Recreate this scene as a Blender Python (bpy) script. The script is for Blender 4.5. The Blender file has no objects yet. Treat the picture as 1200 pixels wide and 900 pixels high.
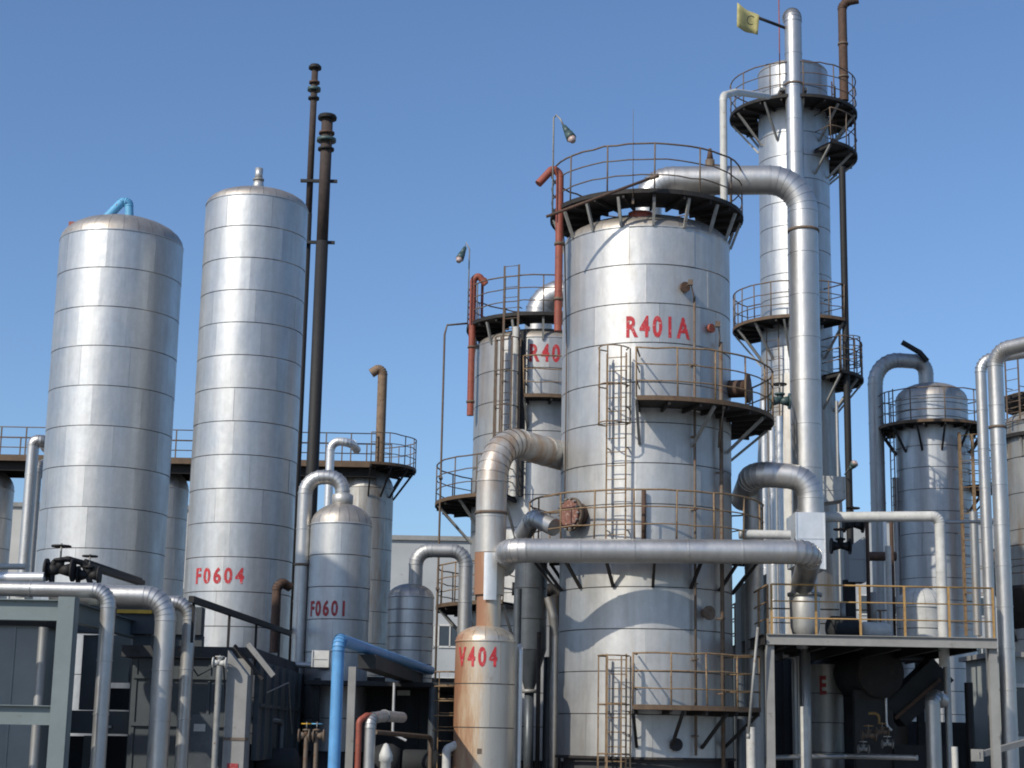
import bpy, math, random
from mathutils import Vector, Matrix
random.seed(7)
R = math.radians
sc = bpy.context.scene
COL = sc.collection

# ------------------------------------------------------------------ camera
FPX, PITCH, ROLL, CAMZ = 2000.0, R(11.7), R(1.07), 1.6
F = Vector((0, math.cos(PITCH), math.sin(PITCH)))
U0 = Vector((0, -math.sin(PITCH), math.cos(PITCH)))
X0 = Vector((1, 0, 0))
RV = X0 * math.cos(ROLL) + U0 * math.sin(ROLL)
UV = -X0 * math.sin(ROLL) + U0 * math.cos(ROLL)
CAM = Vector((0, 0, CAMZ))
cd = bpy.data.cameras.new('camera'); cam = bpy.data.objects.new('camera', cd); COL.objects.link(cam)
m = Matrix((RV, UV, -F)).transposed().to_4x4(); m.translation = CAM
cam.matrix_world = m
cd.sensor_width = 36; cd.lens = FPX / 1200 * 36; cd.clip_end = 20000; cd.clip_start = 0.1
sc.camera = cam

# ------------------------------------------------------------------ light
SUN_EL, SUN_AZ = R(37), R(43)          # azimuth: to the left of straight behind the camera
to_sun = Vector((-math.sin(SUN_AZ) * math.cos(SUN_EL), -math.cos(SUN_AZ) * math.cos(SUN_EL), math.sin(SUN_EL)))
w = bpy.data.worlds.new('World'); sc.world = w; w.use_nodes = True
nt = w.node_tree; nt.nodes.clear()
sky = nt.nodes.new('ShaderNodeTexSky'); sky.sky_type = 'NISHITA'; sky.sun_disc = False
sky.sun_elevation = SUN_EL
sky.sun_rotation = math.atan2(to_sun.x, to_sun.y)
sky.altitude = 200; sky.air_density = 1.0; sky.dust_density = 1.4; sky.ozone_density = 6.5
bg = nt.nodes.new('ShaderNodeBackground'); bg.inputs['Strength'].default_value = 0.145
wo = nt.nodes.new('ShaderNodeOutputWorld')
nt.links.new(sky.outputs[0], bg.inputs[0]); nt.links.new(bg.outputs[0], wo.inputs[0])
ld = bpy.data.lights.new('sun', 'SUN'); ld.energy = 4.0; ld.angle = R(0.53); ld.color = (1.0, 0.92, 0.79)
sun = bpy.data.objects.new('sun', ld); COL.objects.link(sun)
sun.rotation_euler = (-to_sun).to_track_quat('-Z', 'Y').to_euler(); sun.location = (-30, -30, 40)
sc.view_settings.view_transform = 'Standard'; sc.view_settings.look = 'None'
sc.view_settings.exposure = 0.0; sc.view_settings.gamma = 1.0; sc.view_settings.use_curve_mapping = False
sc.render.engine = 'CYCLES'; sc.cycles.use_denoising = True; sc.cycles.max_bounces = 6
sc.cycles.filter_width = 1.9

# ------------------------------------------------------------------ pixel helpers
def at(px, py, Y):
    d = F + RV * ((px - 600) / FPX) + UV * ((450 - py) / FPX)
    return CAM + d * (Y / d.y)
def mpp(p):                        # metres per photo pixel at p
    return (Vector(p) - CAM).dot(F) / FPX
def zat(px, py, Y): return at(px, py, Y).z

# ------------------------------------------------------------------ materials
def mat_new(name):
    m = bpy.data.materials.new(name); m.use_nodes = True
    return m, m.node_tree, m.node_tree.nodes['Principled BSDF']
def N(nt, t, **kw):
    n = nt.nodes.new(t)
    for k, v in kw.items(): setattr(n, k, v)
    return n
def noise_fac(nt, scale, stretch=(1, 1, 1), detail=4, rough=.6, off=0.0):
    g = N(nt, 'ShaderNodeNewGeometry')
    mp = N(nt, 'ShaderNodeMapping'); mp.inputs['Scale'].default_value = stretch
    mp.inputs['Location'].default_value = (off, off * 1.7, off * .6)
    nt.links.new(g.outputs['Position'], mp.inputs['Vector'])
    n = N(nt, 'ShaderNodeTexNoise'); n.inputs['Scale'].default_value = scale
    n.inputs['Detail'].default_value = detail; n.inputs['Roughness'].default_value = rough
    nt.links.new(mp.outputs[0], n.inputs['Vector'])
    return n.outputs['Fac']
def ramp(nt, src, stops):
    r = N(nt, 'ShaderNodeValToRGB')
    e = r.color_ramp.elements
    while len(e) < len(stops): e.new(0.5)
    for i, (p, c) in enumerate(stops):
        e[i].position = p; e[i].color = (c, c, c, 1) if isinstance(c, (int, float)) else (*c, 1)
    nt.links.new(src, r.inputs['Fac']); return r.outputs['Color']
def mixc(nt, fac, a, b, mode='MIX'):
    x = N(nt, 'ShaderNodeMix', data_type='RGBA', blend_type=mode)
    for s, v in ((0, fac), (6, a), (7, b)):
        if hasattr(v, 'default_value') and hasattr(v, 'links'): nt.links.new(v, x.inputs[s])
        elif s == 0: x.inputs[0].default_value = v
        else: x.inputs[s].default_value = (*v, 1)
    return x.outputs[2]
def bump(nt, b, src, strength=.2, dist=.02):
    n = N(nt, 'ShaderNodeBump'); n.inputs['Strength'].default_value = strength; n.inputs['Distance'].default_value = dist
    nt.links.new(src, n.inputs['Height']); nt.links.new(n.outputs[0], b.inputs['Normal'])

RUST = (.20, .075, .028); RUST2 = (.36, .17, .06)
def metal(name, base=(.55, .565, .57), metallic=.78, rough=(.40, .56), streak=.42, stain=0.0, stain_col=(.30, .22, .14), rnd=.12, shadeblack=0.0):
    m, nt, b = mat_new(name)
    s1 = noise_fac(nt, 3.0, (2.2, 2.2, .16), 5, .65)
    s2 = noise_fac(nt, 1.3, (1, 1, .7), 4, .6, 3.1)
    oi = N(nt, 'ShaderNodeObjectInfo')
    c = mixc(nt, ramp(nt, s1, [(.3, 0), (.75, streak)]), base, tuple(x * .52 for x in base))
    c = mixc(nt, ramp(nt, oi.outputs['Random'], [(0, 0), (1, rnd)]), c, tuple(x * .62 for x in base))
    s5 = noise_fac(nt, 5.5, (1, 1, .8), 6, .75, 21)
    c = mixc(nt, ramp(nt, s5, [(.35, 0), (.72, .45)]), c, tuple(x * .62 for x in base))
    if stain:
        s3 = noise_fac(nt, 1.7, (1.5, 1.5, .22), 6, .7, 7.7)
        c = mixc(nt, ramp(nt, s3, [(.62 - .3 * stain, 0), (.85 - .2 * stain, min(1, .5 + stain))]), c, stain_col)
    nt.links.new(c, b.inputs['Base Color'])
    b.inputs['Metallic'].default_value = metallic
    rr = N(nt, 'ShaderNodeMapRange'); rr.inputs['To Min'].default_value = rough[0]; rr.inputs['To Max'].default_value = rough[1]
    rr.inputs['From Min'].default_value = .3; rr.inputs['From Max'].default_value = .7
    nt.links.new(s2, rr.inputs['Value']); nt.links.new(rr.outputs[0], b.inputs['Roughness'])
    s4 = noise_fac(nt, 1.25, (1.2, 1.2, .6), 4, .55, 11)
    bump(nt, b, s4, .32, .05)
    return m
def paint(name, base, rough=.6, var=.35, chips=0.0, chip_col=RUST, scale=4, metallic=0.0, stretch=(1, 1, 1)):
    m, nt, b = mat_new(name)
    f = noise_fac(nt, scale, stretch, 5, .65)
    c = mixc(nt, ramp(nt, f, [(.3, 0), (.75, 1)]), base, tuple(x * (1 - var) for x in base))
    if chips:
        f2 = noise_fac(nt, scale * 2.3, stretch, 6, .7, 5.3)
        c = mixc(nt, ramp(nt, f2, [(.66 - .3 * chips, 0), (.72 - .3 * chips, 1)]), c, chip_col)
    nt.links.new(c, b.inputs['Base Color'])
    b.inputs['Roughness'].default_value = rough; b.inputs['Metallic'].default_value = metallic
    f3 = noise_fac(nt, scale * 6, (1, 1, 1), 3, .6, 2.2)
    bump(nt, b, f3, .15, .01)
    return m

M = {}
M['clad'] = metal('aluminium_cladding')
M['clad_dull'] = metal('weathered_cladding', (.56, .562, .55), .7, (.42, .58), .42, .2, (.36, .3, .23), .12)
M['clad_old'] = metal('old_stained_cladding', (.45, .45, .43), .65, (.42, .6), .5, .45, (.26, .18, .11), .15)
M['clad_dome'] = metal('weathered_dome_sheet', (.50, .465, .42), .74, (.42, .58), .4, .3, (.33, .26, .2), .2)
M['steeldark'] = paint('dark_steel_and_shade', (.10, .115, .13), .45, .35, .1, (.08, .06, .05), 3, .4)  # dark tone puts platform shade into the cone vessel's colour
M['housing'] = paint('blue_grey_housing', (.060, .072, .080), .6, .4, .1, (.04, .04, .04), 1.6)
M['joint'] = paint('dark_joint_sheet', (.13, .12, .11), .7, .4)  # darker inner sheet seen in the cladding gaps
M['pipe'] = metal('pipe_jacket', (.56, .555, .54), .84, (.36, .5), .35, .14, (.38, .3, .22), .08)
M['pipe_dull'] = metal('dull_pipe_jacket', (.45, .455, .45), .72, (.42, .58), .4, .28, (.28, .2, .13), .1)
M['zinc'] = metal('bright_zinc_pipe', (.78, .79, .79), .6, (.32, .45), .18, .06, (.4, .33, .25), .1)
M['white'] = paint('off_white_paint', (.55, .55, .52), .55, .3, .15, (.33, .27, .2))
M['dark'] = paint('dark_deck_steel', (.020, .018, .017), .75, .5, .2, (.06, .035, .02))
M['edge'] = paint('rusted_deck_edge', (.13, .085, .05), .75, .45, .3, (.10, .05, .03))
M['rail'] = paint('rusty_yellow_rail', (.26, .175, .095), .7, .4, .45, (.13, .075, .04), 6)
M['railbright'] = paint('ochre_rail', (.40, .245, .085), .65, .35, .3, (.2, .09, .04), 6)
M['raildark'] = paint('dull_brown_rail', (.15, .115, .085), .7, .4, .4, (.12, .06, .03), 6)
M['steel'] = paint('grey_bracket_steel', (.30, .30, .285), .55, .3, .2, (.15, .08, .04), 5, .3)
M['black'] = paint('black_pipe_paint', (.011, .011, .012), .7, .4, .12, (.07, .04, .025))
M['rust'] = paint('rust_brown_steel', (.105, .06, .04), .8, .5, .4, (.055, .033, .025), 5)
M['stackrust'] = paint('sooty_brown_stack', (.060, .043, .036), .85, .5, .35, (.03, .024, .022), 4)
M['tanrust'] = paint('tan_rusty_steel', (.24, .165, .105), .8, .4, .35, (.13, .075, .045), 4)
M['redpipe'] = paint('red_oxide_paint', (.30, .075, .045), .6, .35, .3, (.14, .05, .03), 5)
M['letter'] = paint('red_stencil_paint', (.50, .03, .04), .7, .4, .26, (.48, .38, .36), 7)
M['letterold'] = paint('faded_red_stencil_paint', (.40, .045, .05), .7, .4, .3, (.25, .2, .2), 9)
M['blue'] = paint('blue_paint', (.11, .32, .60), .55, .3, .12, (.2, .33, .45))
M['bluelight'] = paint('light_blue_paint', (.14, .42, .66), .45, .25, .1)
M['frame'] = paint('grey_green_steel_paint', (.165, .205, .21), .5, .2, .05, (.1, .08, .06), 2)
M['shed'] = paint('grey_green_wall_sheet', (.31, .34, .33), .7, .2, 0, RUST, 1.2)
M['conc'] = paint('concrete', (.27, .27, .26), .9, .3, .1, (.14, .13, .12), 2)
M['concdark'] = paint('dark_concrete', (.055, .058, .062), .9, .45, .1, (.03, .03, .03), 1.5)  # darker grey concrete
M['shadeblack'] = paint('black_shade_steel', (.027, .030, .033), .85, .5, .1, (.04, .03, .02), 2)  # near-black colour stands in for deep shade at ground level
M['ground'] = paint('concrete_yard', (.19, .19, .185), .95, .35, .2, (.11, .11, .11), .6)
M['wallpale'] = paint('pale_render_wall', (.46, .455, .43), .9, .2, .05, (.3, .28, .25), .4)
M['wallgrey'] = paint('grey_render_wall', (.36, .38, .39), .9, .2, .05, (.25, .25, .25), .4)
M['glass'] = paint('window_glass', (.05, .065, .08), .15, .2)
M['flag'] = paint('yellow_flag_cloth', (.52, .47, .2), .9, .35, .2, (.35, .33, .12), 5)
M['ink'] = paint('black_print', (.03, .03, .03), .9, .2)
M['lamp'] = paint('lamp_housing', (.05, .09, .09), .5, .3)
M['lampglass'] = paint('lamp_lens', (.45, .35, .32), .3, .2)
M['manhole'] = paint('red_primed_cover', (.22, .10, .075), .8, .4, .35, (.36, .26, .22), 7)
M['yellow'] = paint('yellow_paint', (.62, .36, .03), .5, .3, .1)

def rust_metal(name, bias=0.0):
    """aluminium jacket with long rust runs down its weather side"""
    m, nt, b = mat_new(name)
    g = N(nt, 'ShaderNodeNewGeometry'); sx = N(nt, 'ShaderNodeSeparateXYZ'); nt.links.new(g.outputs['Normal'], sx.inputs[0])
    s1 = noise_fac(nt, 2.4, (1.7, 1.7, .2), 6, .75, 1.0)
    s2 = noise_fac(nt, 2.2, (2.0, 2.0, .8), 5, .65, 4.0)
    a = N(nt, 'ShaderNodeMath', operation='MULTIPLY_ADD'); a.inputs[1].default_value = -.42; nt.links.new(sx.outputs['X'], a.inputs[0]); nt.links.new(s1, a.inputs[2])
    a2 = N(nt, 'ShaderNodeMath', operation='ADD'); a2.inputs[1].default_value = bias; nt.links.new(a.outputs[0], a2.inputs[0]); a = a2
    base = mixc(nt, ramp(nt, s1, [(.3, 0), (.75, .5)]), (.57, .54, .48), (.40, .35, .28))
    c1 = mixc(nt, ramp(nt, a.outputs[0], [(.52, 0), (.74, .85)]), base, (.43, .30, .18))
    c2 = mixc(nt, ramp(nt, a.outputs[0], [(.70, 0), (.92, .9)]), c1, (.27, .125, .065))
    c3 = mixc(nt, ramp(nt, s2, [(.6, 0), (.8, .7)]), c2, (.26, .13, .07))
    nt.links.new(c3, b.inputs['Base Color'])
    mt = ramp(nt, a.outputs[0], [(.5, .75), (.75, .05)]); nt.links.new(mt, b.inputs['Metallic'])
    b.inputs['Roughness'].default_value = .48
    bump(nt, b, s2, .2, .02)
    return m
M['pipe_stained'] = metal('stained_riser_jacket', (.55, .54, .51), .55, (.42, .55), .4, .62, (.34, .20, .10), .08)
M['rusty_jacket'] = rust_metal('rust_run_jacket', .05)
M['rusty_neck'] = rust_metal('heavily_rusted_jacket', .24)

# ------------------------------------------------------------------ mesh building
class MB:
    def __init__(s): s.v = []; s.f = []; s.sm = []
    def add(s, v, f, smooth=False):
        o = len(s.v); s.v += [tuple(x) for x in v]
        s.f += [tuple(i + o for i in q) for q in f]
        s.sm += ([smooth] * len(f) if isinstance(smooth, bool) else smooth)
        return s
    def box(s, c, size, rz=0.0, mat=None):
        hx, hy, hz = size[0] / 2, size[1] / 2, size[2] / 2
        v = [Vector((x, y, z)) for x in (-hx, hx) for y in (-hy, hy) for z in (-hz, hz)]
        if mat is None: mat = Matrix.Rotation(rz, 3, 'Z')
        v = [mat @ q + Vector(c) for q in v]
        f = [(0, 1, 3, 2), (4, 6, 7, 5), (0, 4, 5, 1), (2, 3, 7, 6), (0, 2, 6, 4), (1, 5, 7, 3)]
        return s.add(v, f)
    def beam(s, a, b, wd, ht):           # rectangular bar between two points
        a, b = Vector(a), Vector(b); d = b - a; L = d.length
        if L < 1e-6: return s
        q = d.to_track_quat('X', 'Z').to_matrix()
        return s.box((a + b) / 2, (L, wd, ht), mat=q)
    def ibeam(s, a, b, wd, ht, t=.014):
        a, b = Vector(a), Vector(b); q = (b - a).to_track_quat('X', 'Z').to_matrix()
        up = q @ Vector((0, 0, 1)); L = (b - a).length; c = (a + b) / 2
        s.box(c + up * (ht / 2 - t / 2), (L, wd, t), mat=q); s.box(c - up * (ht / 2 - t / 2), (L, wd, t), mat=q)
        return s.box(c, (L, t, ht - 2 * t), mat=q)
    def frame_of(s, d):
        d = Vector(d).normalized(); h = Vector((0, 0, 1)) if abs(d.z) < .9 else Vector((1, 0, 0))
        x = d.cross(h).normalized(); return x, d.cross(x).normalized()
    def tube(s, a, b, r, n=10, r2=None, caps=True):
        a, b = Vector(a), Vector(b); x, y = s.frame_of(b - a); r2 = r if r2 is None else r2
        v = []
        for p, rr in ((a, r), (b, r2)):
            v += [p + (x * math.cos(t) + y * math.sin(t)) * rr for t in [2 * math.pi * i / n for i in range(n)]]
        f = [(i, (i + 1) % n, n + (i + 1) % n, n + i) for i in range(n)]; sm = [True] * n
        if caps: f += [tuple(range(n - 1, -1, -1)), tuple(range(n, 2 * n))]; sm += [False, False]
        return s.add(v, f, sm)
    def path(s, pts, r, n=8, closed=False):  # smooth tube along a polyline
        pts = [Vector(p) for p in pts]; k = len(pts); v = []
        px = None
        for i, p in enumerate(pts):
            a = pts[(i - 1) % k] if (closed or i > 0) else p
            b = pts[(i + 1) % k] if (closed or i < k - 1) else p
            d = (b - a).normalized()
            if px is None: px, _ = s.frame_of(d)
            x = (px - d * px.dot(d)).normalized(); y = d.cross(x); px = x
            v += [p + (x * math.cos(t) + y * math.sin(t)) * r for t in [2 * math.pi * j / n for j in range(n)]]
        f = []; K = k if closed else k - 1
        for i in range(K):
            for j in range(n):
                a0, b0 = i * n, ((i + 1) % k) * n
                f.append((a0 + j, a0 + (j + 1) % n, b0 + (j + 1) % n, b0 + j))
        sm = [True] * len(f)
        if not closed: f += [tuple(range(n - 1, -1, -1)), tuple(range((k - 1) * n, k * n))]; sm += [False, False]
        return s.add(v, f, sm)
    def lathe(s, prof, n=32, c=(0, 0, 0), a0=0.0, a1=2 * math.pi, smooth=True, axis=None):
        full = abs(a1 - a0 - 2 * math.pi) < 1e-6; k = n if full else n + 1; c = Vector(c); v = []
        A = Vector(axis).normalized() if axis else None
        if A: ex, ey = s.frame_of(A)
        for r, z in prof:
            for i in range(k):
                a = a0 + (a1 - a0) * i / n
                v.append(c + (ex * math.cos(a) + ey * math.sin(a)) * r + A * z if A else c + Vector((math.sin(a) * r, -math.cos(a) * r, z)))
        f = []
        for j in range(len(prof) - 1):
            for i in range(n):
                i2 = (i + 1) % k
                f.append((j * k + i, j * k + i2, (j + 1) * k + i2, (j + 1) * k + i))
        return s.add(v, f, smooth)
    def mesh(s, name, mat):
        me = bpy.data.meshes.new(name); me.from_pydata(s.v, [], s.f)
        me.polygons.foreach_set('use_smooth', s.sm); me.materials.append(M[mat] if isinstance(mat, str) else mat)
        me.validate(); me.update(); return me

def link(name, me, parent=None, mw=None):
    o = bpy.data.objects.new(name, me); COL.objects.link(o)
    if mw is not None: o.matrix_world = mw
    if parent is not None:
        o.parent = parent
        o.matrix_parent_inverse = Matrix.Identity(4)
        base = parent_world(parent)
        o.matrix_basis = base.inverted() @ (mw if mw is not None else Matrix.Identity(4))
    return o
WM = {}
def parent_world(p):
    mw = p.matrix_basis.copy(); q = p.parent
    while q is not None: mw = q.matrix_basis @ mw; q = q.parent
    return mw
def part(name, mb, mat, parent, label=None, kind=None):      # vertices in world coordinates
    o = link(name, mb.mesh(name, mat), parent)
    if label: o['label'] = label
    if kind: o['kind'] = kind
    return o
def thing(name, label, cat, loc, group=None):
    o = bpy.data.objects.new(name, None); o.empty_display_size = .3; COL.objects.link(o)
    o.matrix_basis = Matrix.Translation(Vector(loc)); o['label'] = label; o['category'] = cat
    if group: o['group'] = group
    return o
def structure(name, mb, mat):
    o = link(name, mb.mesh(name, mat)); o['kind'] = 'structure'; return o

# ------------------------------------------------------------------ vessel pieces
PANEL = {}
def panel_mesh(r, h, n, mat, seg=8, gap=.004):
    key = (round(r, 3), round(h, 3), n, mat)
    if key in PANEL: return PANEL[key]
    a = 2 * math.pi / n; g = gap / r; lip = .018; mb = MB()
    seg = max(3, int(56 / n) + 1); v = []
    for rr, z in ((r - lip, 0), (r + .004, 0), (r, h), (r - lip, h)):
        for i in range(seg + 1):
            t = g / 2 + (a - g) * i / seg
            v.append((math.sin(t) * rr, -math.cos(t) * rr, z))
    k = seg + 1; f = []; sm = []
    for j in range(3):
        for i in range(seg): f.append((j * k + i, j * k + i + 1, (j + 1) * k + i + 1, (j + 1) * k + i)); sm.append(j == 1)
    f += [(0, k, 2 * k, 3 * k), (k - 1, 4 * k - 1, 3 * k - 1, 2 * k - 1)]; sm += [False, False]
    # separate lip vertices so the face keeps clean normals
    mb2 = MB()
    for q, s_ in zip(f, sm):
        if s_: continue
        mb2.add([v[i] for i in q], [tuple(range(len(q)))], False)
    mb.add(v[k:3 * k], [(i, i + 1, k + i + 1, k + i) for i in range(seg)], True)
    mb.add(mb2.v, mb2.f, False)
    PANEL[key] = mb.mesh('cladding_panel', mat); return PANEL[key]

def tilt(r, n):       # hand-fitted sheets never sit quite true
    h = math.pi / n; c = Vector((math.sin(h) * r, -math.cos(h) * r, 0))
    return Matrix.Translation(c) @ Matrix.Rotation(R(random.gauss(0, .32)), 4, 'Z') @ Matrix.Rotation(R(random.gauss(0, .12)), 4, 'X') @ Matrix.Translation(-c)
class Vessel:
    def __init__(s, name, label, cat, px, py, Y, half, mat='clad', group=None, zbase=0.0):
        c = at(px, py, Y); s.px, s.Y = px, Y; s.x = c.x; s.mat = mat
        s.r = half * mpp(c); s.root = thing(name, label, cat, (c.x, Y, zbase), group); s.zbase = zbase
    def z(s, py, px=None): return zat(s.px if px is None else px, py, s.Y)         # at the axis
    def zf(s, py, px=None): return zat(s.px if px is None else px, py, s.Y - s.r)  # on the front
    def p(s, a, r, z): return Vector((s.x + math.sin(a) * r, s.Y - math.cos(a) * r, z))
    def shell(s, z0, z1, bands, n=7, r=None, mat=None, gap=.022, offs=None):
        r = r or s.r; mat = mat or s.mat
        sh = part('shell', MB().lathe([(0, z0), (r - .015, z0 + .01), (r - .015, z1 - .01), (0, z1)], 40, (s.x, s.Y, 0)), 'joint', s.root)
        h = (z1 - z0) / bands
        me = panel_mesh(r, h - gap, n, mat)
        for i in range(bands):
            o0 = random.uniform(0, 6.28) if offs is None else offs + (i % 2) * math.pi / n
            for k in range(n):
                mw = Matrix.Translation((s.x, s.Y, z0 + i * h + gap / 2)) @ Matrix.Rotation(o0 + k * 2 * math.pi / n, 4, 'Z') @ tilt(r, n)
                link('cladding_panel', me, sh, mw)
        return sh
    def dome(s, z, h, gores=18, r=None, mat=None, r_in=.0, lip=.03):
        r = r or s.r; mat = mat or s.mat; a = 2 * math.pi / gores; prof = []
        for i in range(9):
            t = i / 8 * math.pi / 2
            prof.append((max(r_in, (r + .002) * math.cos(t)), h * math.sin(t)))
        core = MB().lathe([(q[0] - .015 if q[0] > .02 else 0, q[1] - .012) for q in prof] , 36, (s.x, s.Y, z))
        d = part('dome', core, 'joint', s.root)
        part('dome_rim', MB().lathe([(r - .02, -.03), (r + .012, -.025), (r + .012, .012), (r - .01, .02)], 48, (s.x, s.Y, z)), mat, d)
        g = .0045 / r
        mb = MB().lathe(prof, 3, (0, 0, 0), g, a - g)
        me = mb.mesh('dome_gore', 'clad_dome' if mat in ('clad', 'clad_dull') else mat)
        for k in range(gores):
            link('dome_gore', me, d, Matrix.Translation((s.x, s.Y, z + .004)) @ Matrix.Rotation(k * a, 4, 'Z'))
        return d
    def text(s, txt, a, z, height, mat='letter', r=None, squeeze=.8, space=1.15, name='painted_lettering'):
        r = (r or s.r) + .011
        cu = bpy.data.curves.new('t', 'FONT'); cu.body = txt; cu.size = 1.0; cu.space_character = space
        cu.offset = .034; cu.resolution_u = 3; cu.align_x = 'CENTER'
        to = bpy.data.objects.new('t', cu); COL.objects.link(to)
        dg = bpy.context.evaluated_depsgraph_get(); me0 = to.evaluated_get(dg).to_mesh()
        import bmesh
        bm = bmesh.new(); bm.from_mesh(me0); bmesh.ops.triangulate(bm, faces=bm.faces)
        bmesh.ops.subdivide_edges(bm, edges=[e for e in bm.edges if e.calc_length() > .25], cuts=1)
        sc_ = height / .70
        for v in bm.verts:
            x = v.co.x * sc_ * squeeze; zz = v.co.y * sc_; t = a + x / r
            v.co = Vector((s.x + math.sin(t) * r, s.Y - math.cos(t) * r, z + zz))
        me = bpy.data.meshes.new(name); bm.to_mesh(me); bm.free()
        me.materials.append(M[mat]); bpy.data.objects.remove(to)
        return link(name, me, s.root)
    def platform(s, z, a0, a1, r_out, r_in=None, rail='rail', deck='dark', posts=None, br_h=.6, br_step=.45, rails=3, rail_h=1.1, toe=.04, edge='edge', full=False, brackets=True, bracket_mat='steel', skip=None, closed_ends=True):
        r_in = r_in or s.r + .03; n = max(6, int((a1 - a0) / .13))
        mb = MB(); full = abs(a1 - a0 - 2 * math.pi) < 1e-4
        prof = [(r_in, z), (r_out, z), (r_out, z - .05), (r_in, z - .05)] + [(r_in, z)]
        mb.lathe(prof, n, (s.x, s.Y, 0), a0, a1, False)
        # joists under the deck
        d = part('platform', mb, deck, s.root)
        k = max(2, int((a1 - a0) * r_out / .7))
        for i in range(k + (0 if full else 1)):
            a = a0 + (a1 - a0) * i / k
            j = MB().beam(s.p(a, r_in, z - .1), s.p(a, r_out - .03, z - .1), .05, .09); part('joist', j, deck, d)
        e = MB().lathe([(r_out + .004, z - .06), (r_out + .012, z - .06), (r_out + .012, z + toe), (r_out + .004, z + toe), (r_out + .004, z - .06)], n, (s.x, s.Y, 0), a0, a1, False)
        part('toe_plate', e, edge, d)
        P = lambda a, dz: s.p(a, r_out - .02, z + dz)
        for q in range(rails):
            hz = rail_h * (1 - q / rails)
            pts = [P(a0 + (a1 - a0) * i / n, hz) + Vector((random.gauss(0, .007), random.gauss(0, .007), random.gauss(0, .009))) for i in range(n + (0 if full else 1))]
            if not full and closed_ends:
                pts = [s.p(a0, r_in + .02, z + hz)] + pts + [s.p(a1, r_in + .02, z + hz)]
            part('handrail', MB().path(pts, .021 if q == 0 else .016, 6, full), rail, d)
        k = posts or max(2, int((a1 - a0) * r_out / .95))
        for i in range(k + (0 if full else 1)):
            a = a0 + (a1 - a0) * i / k
            part('post', MB().tube(P(a, 0), P(a + random.gauss(0, .006), rail_h), .021, 6), rail, d)
        if brackets:
            k = max(2, int((a1 - a0) / br_step))
            for i in range(k + (0 if full else 1)):
                a = a0 + (a1 - a0) * i / k
                part('bracket', MB().beam(s.p(a, r_out - .06, z - .1), s.p(a, s.r + .02, z - .1 - br_h), .06, .06), bracket_mat, d)
        return d
    def ladder(s, a, z0, z1, off=.22, mat='rail', cage=None, wd=.22, hoopstep=.9, cage_r=.36, thick=1.0):
        t = Vector((math.cos(a), math.sin(a), 0)); o = Vector((math.sin(a), -math.cos(a), 0))
        c = s.p(a, s.r + off, 0); mb = MB()
        for sg in (-1, 1):
            q = c + t * wd * sg; mb.beam(q + Vector((0, 0, z0)), q + Vector((0, 0, z1)), .05 * thick, .035 * thick)
        L = part('ladder', mb, mat, s.root)
        z = z0 + .2; rg = MB()
        while z < z1: rg.tube(c - t * wd + Vector((0, 0, z)), c + t * wd + Vector((0, 0, z)), .011, 5); z += .3
        part('rungs', rg, mat, L, kind='stuff')
        for zz in (z0 + .3, (z0 + z1) / 2, z1 - 1.2):
            st = MB()
            for sg in (-1, 1): st.beam(c + t * wd * sg + Vector((0, 0, zz)), c + t * wd * sg - o * off + Vector((0, 0, zz)), .04, .012)
            part('stand_off', st, mat, L)
        if cage:
            zc0, zc1 = cage; n = max(1, round((zc1 - zc0) / hoopstep))
            arc = [math.pi * i / 10 for i in range(11)]
            for i in range(n + 1):
                zz = zc0 + (zc1 - zc0) * i / n
                pts = [c + t * math.cos(u) * (cage_r if 0 < k < 10 else wd) + o * (math.sin(u) * cage_r * 1.7 + (0 if 0 < k < 10 else 0)) + Vector((0, 0, zz)) for k, u in enumerate(arc)]
                part('cage_hoop', MB().path(pts, .016, 5), mat, L)
            for u in (.2, .8, 1.57, 2.34, 2.94):
                q = c + t * math.cos(u) * cage_r + o * math.sin(u) * cage_r * 1.7
                part('cage_bar', MB().beam(q + Vector((0, 0, zc0)), q + Vector((0, 0, zc1)), .045 * thick, .03 * thick), mat, L)
        return L
    def nozzle(s, a, z, r=.12, L=.25, mat='rust', el=0.0):
        o = Vector((math.sin(a) * math.cos(el), -math.cos(a) * math.cos(el), math.sin(el))); p = s.p(a, s.r - .05, z)
        n = part('nozzle', MB().tube(p, p + o * L, r, 14), mat, s.root)
        part('flange', MB().tube(p + o * L, p + o * (L + .06), r * 1.7, 16), mat, n)
        return n

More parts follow.
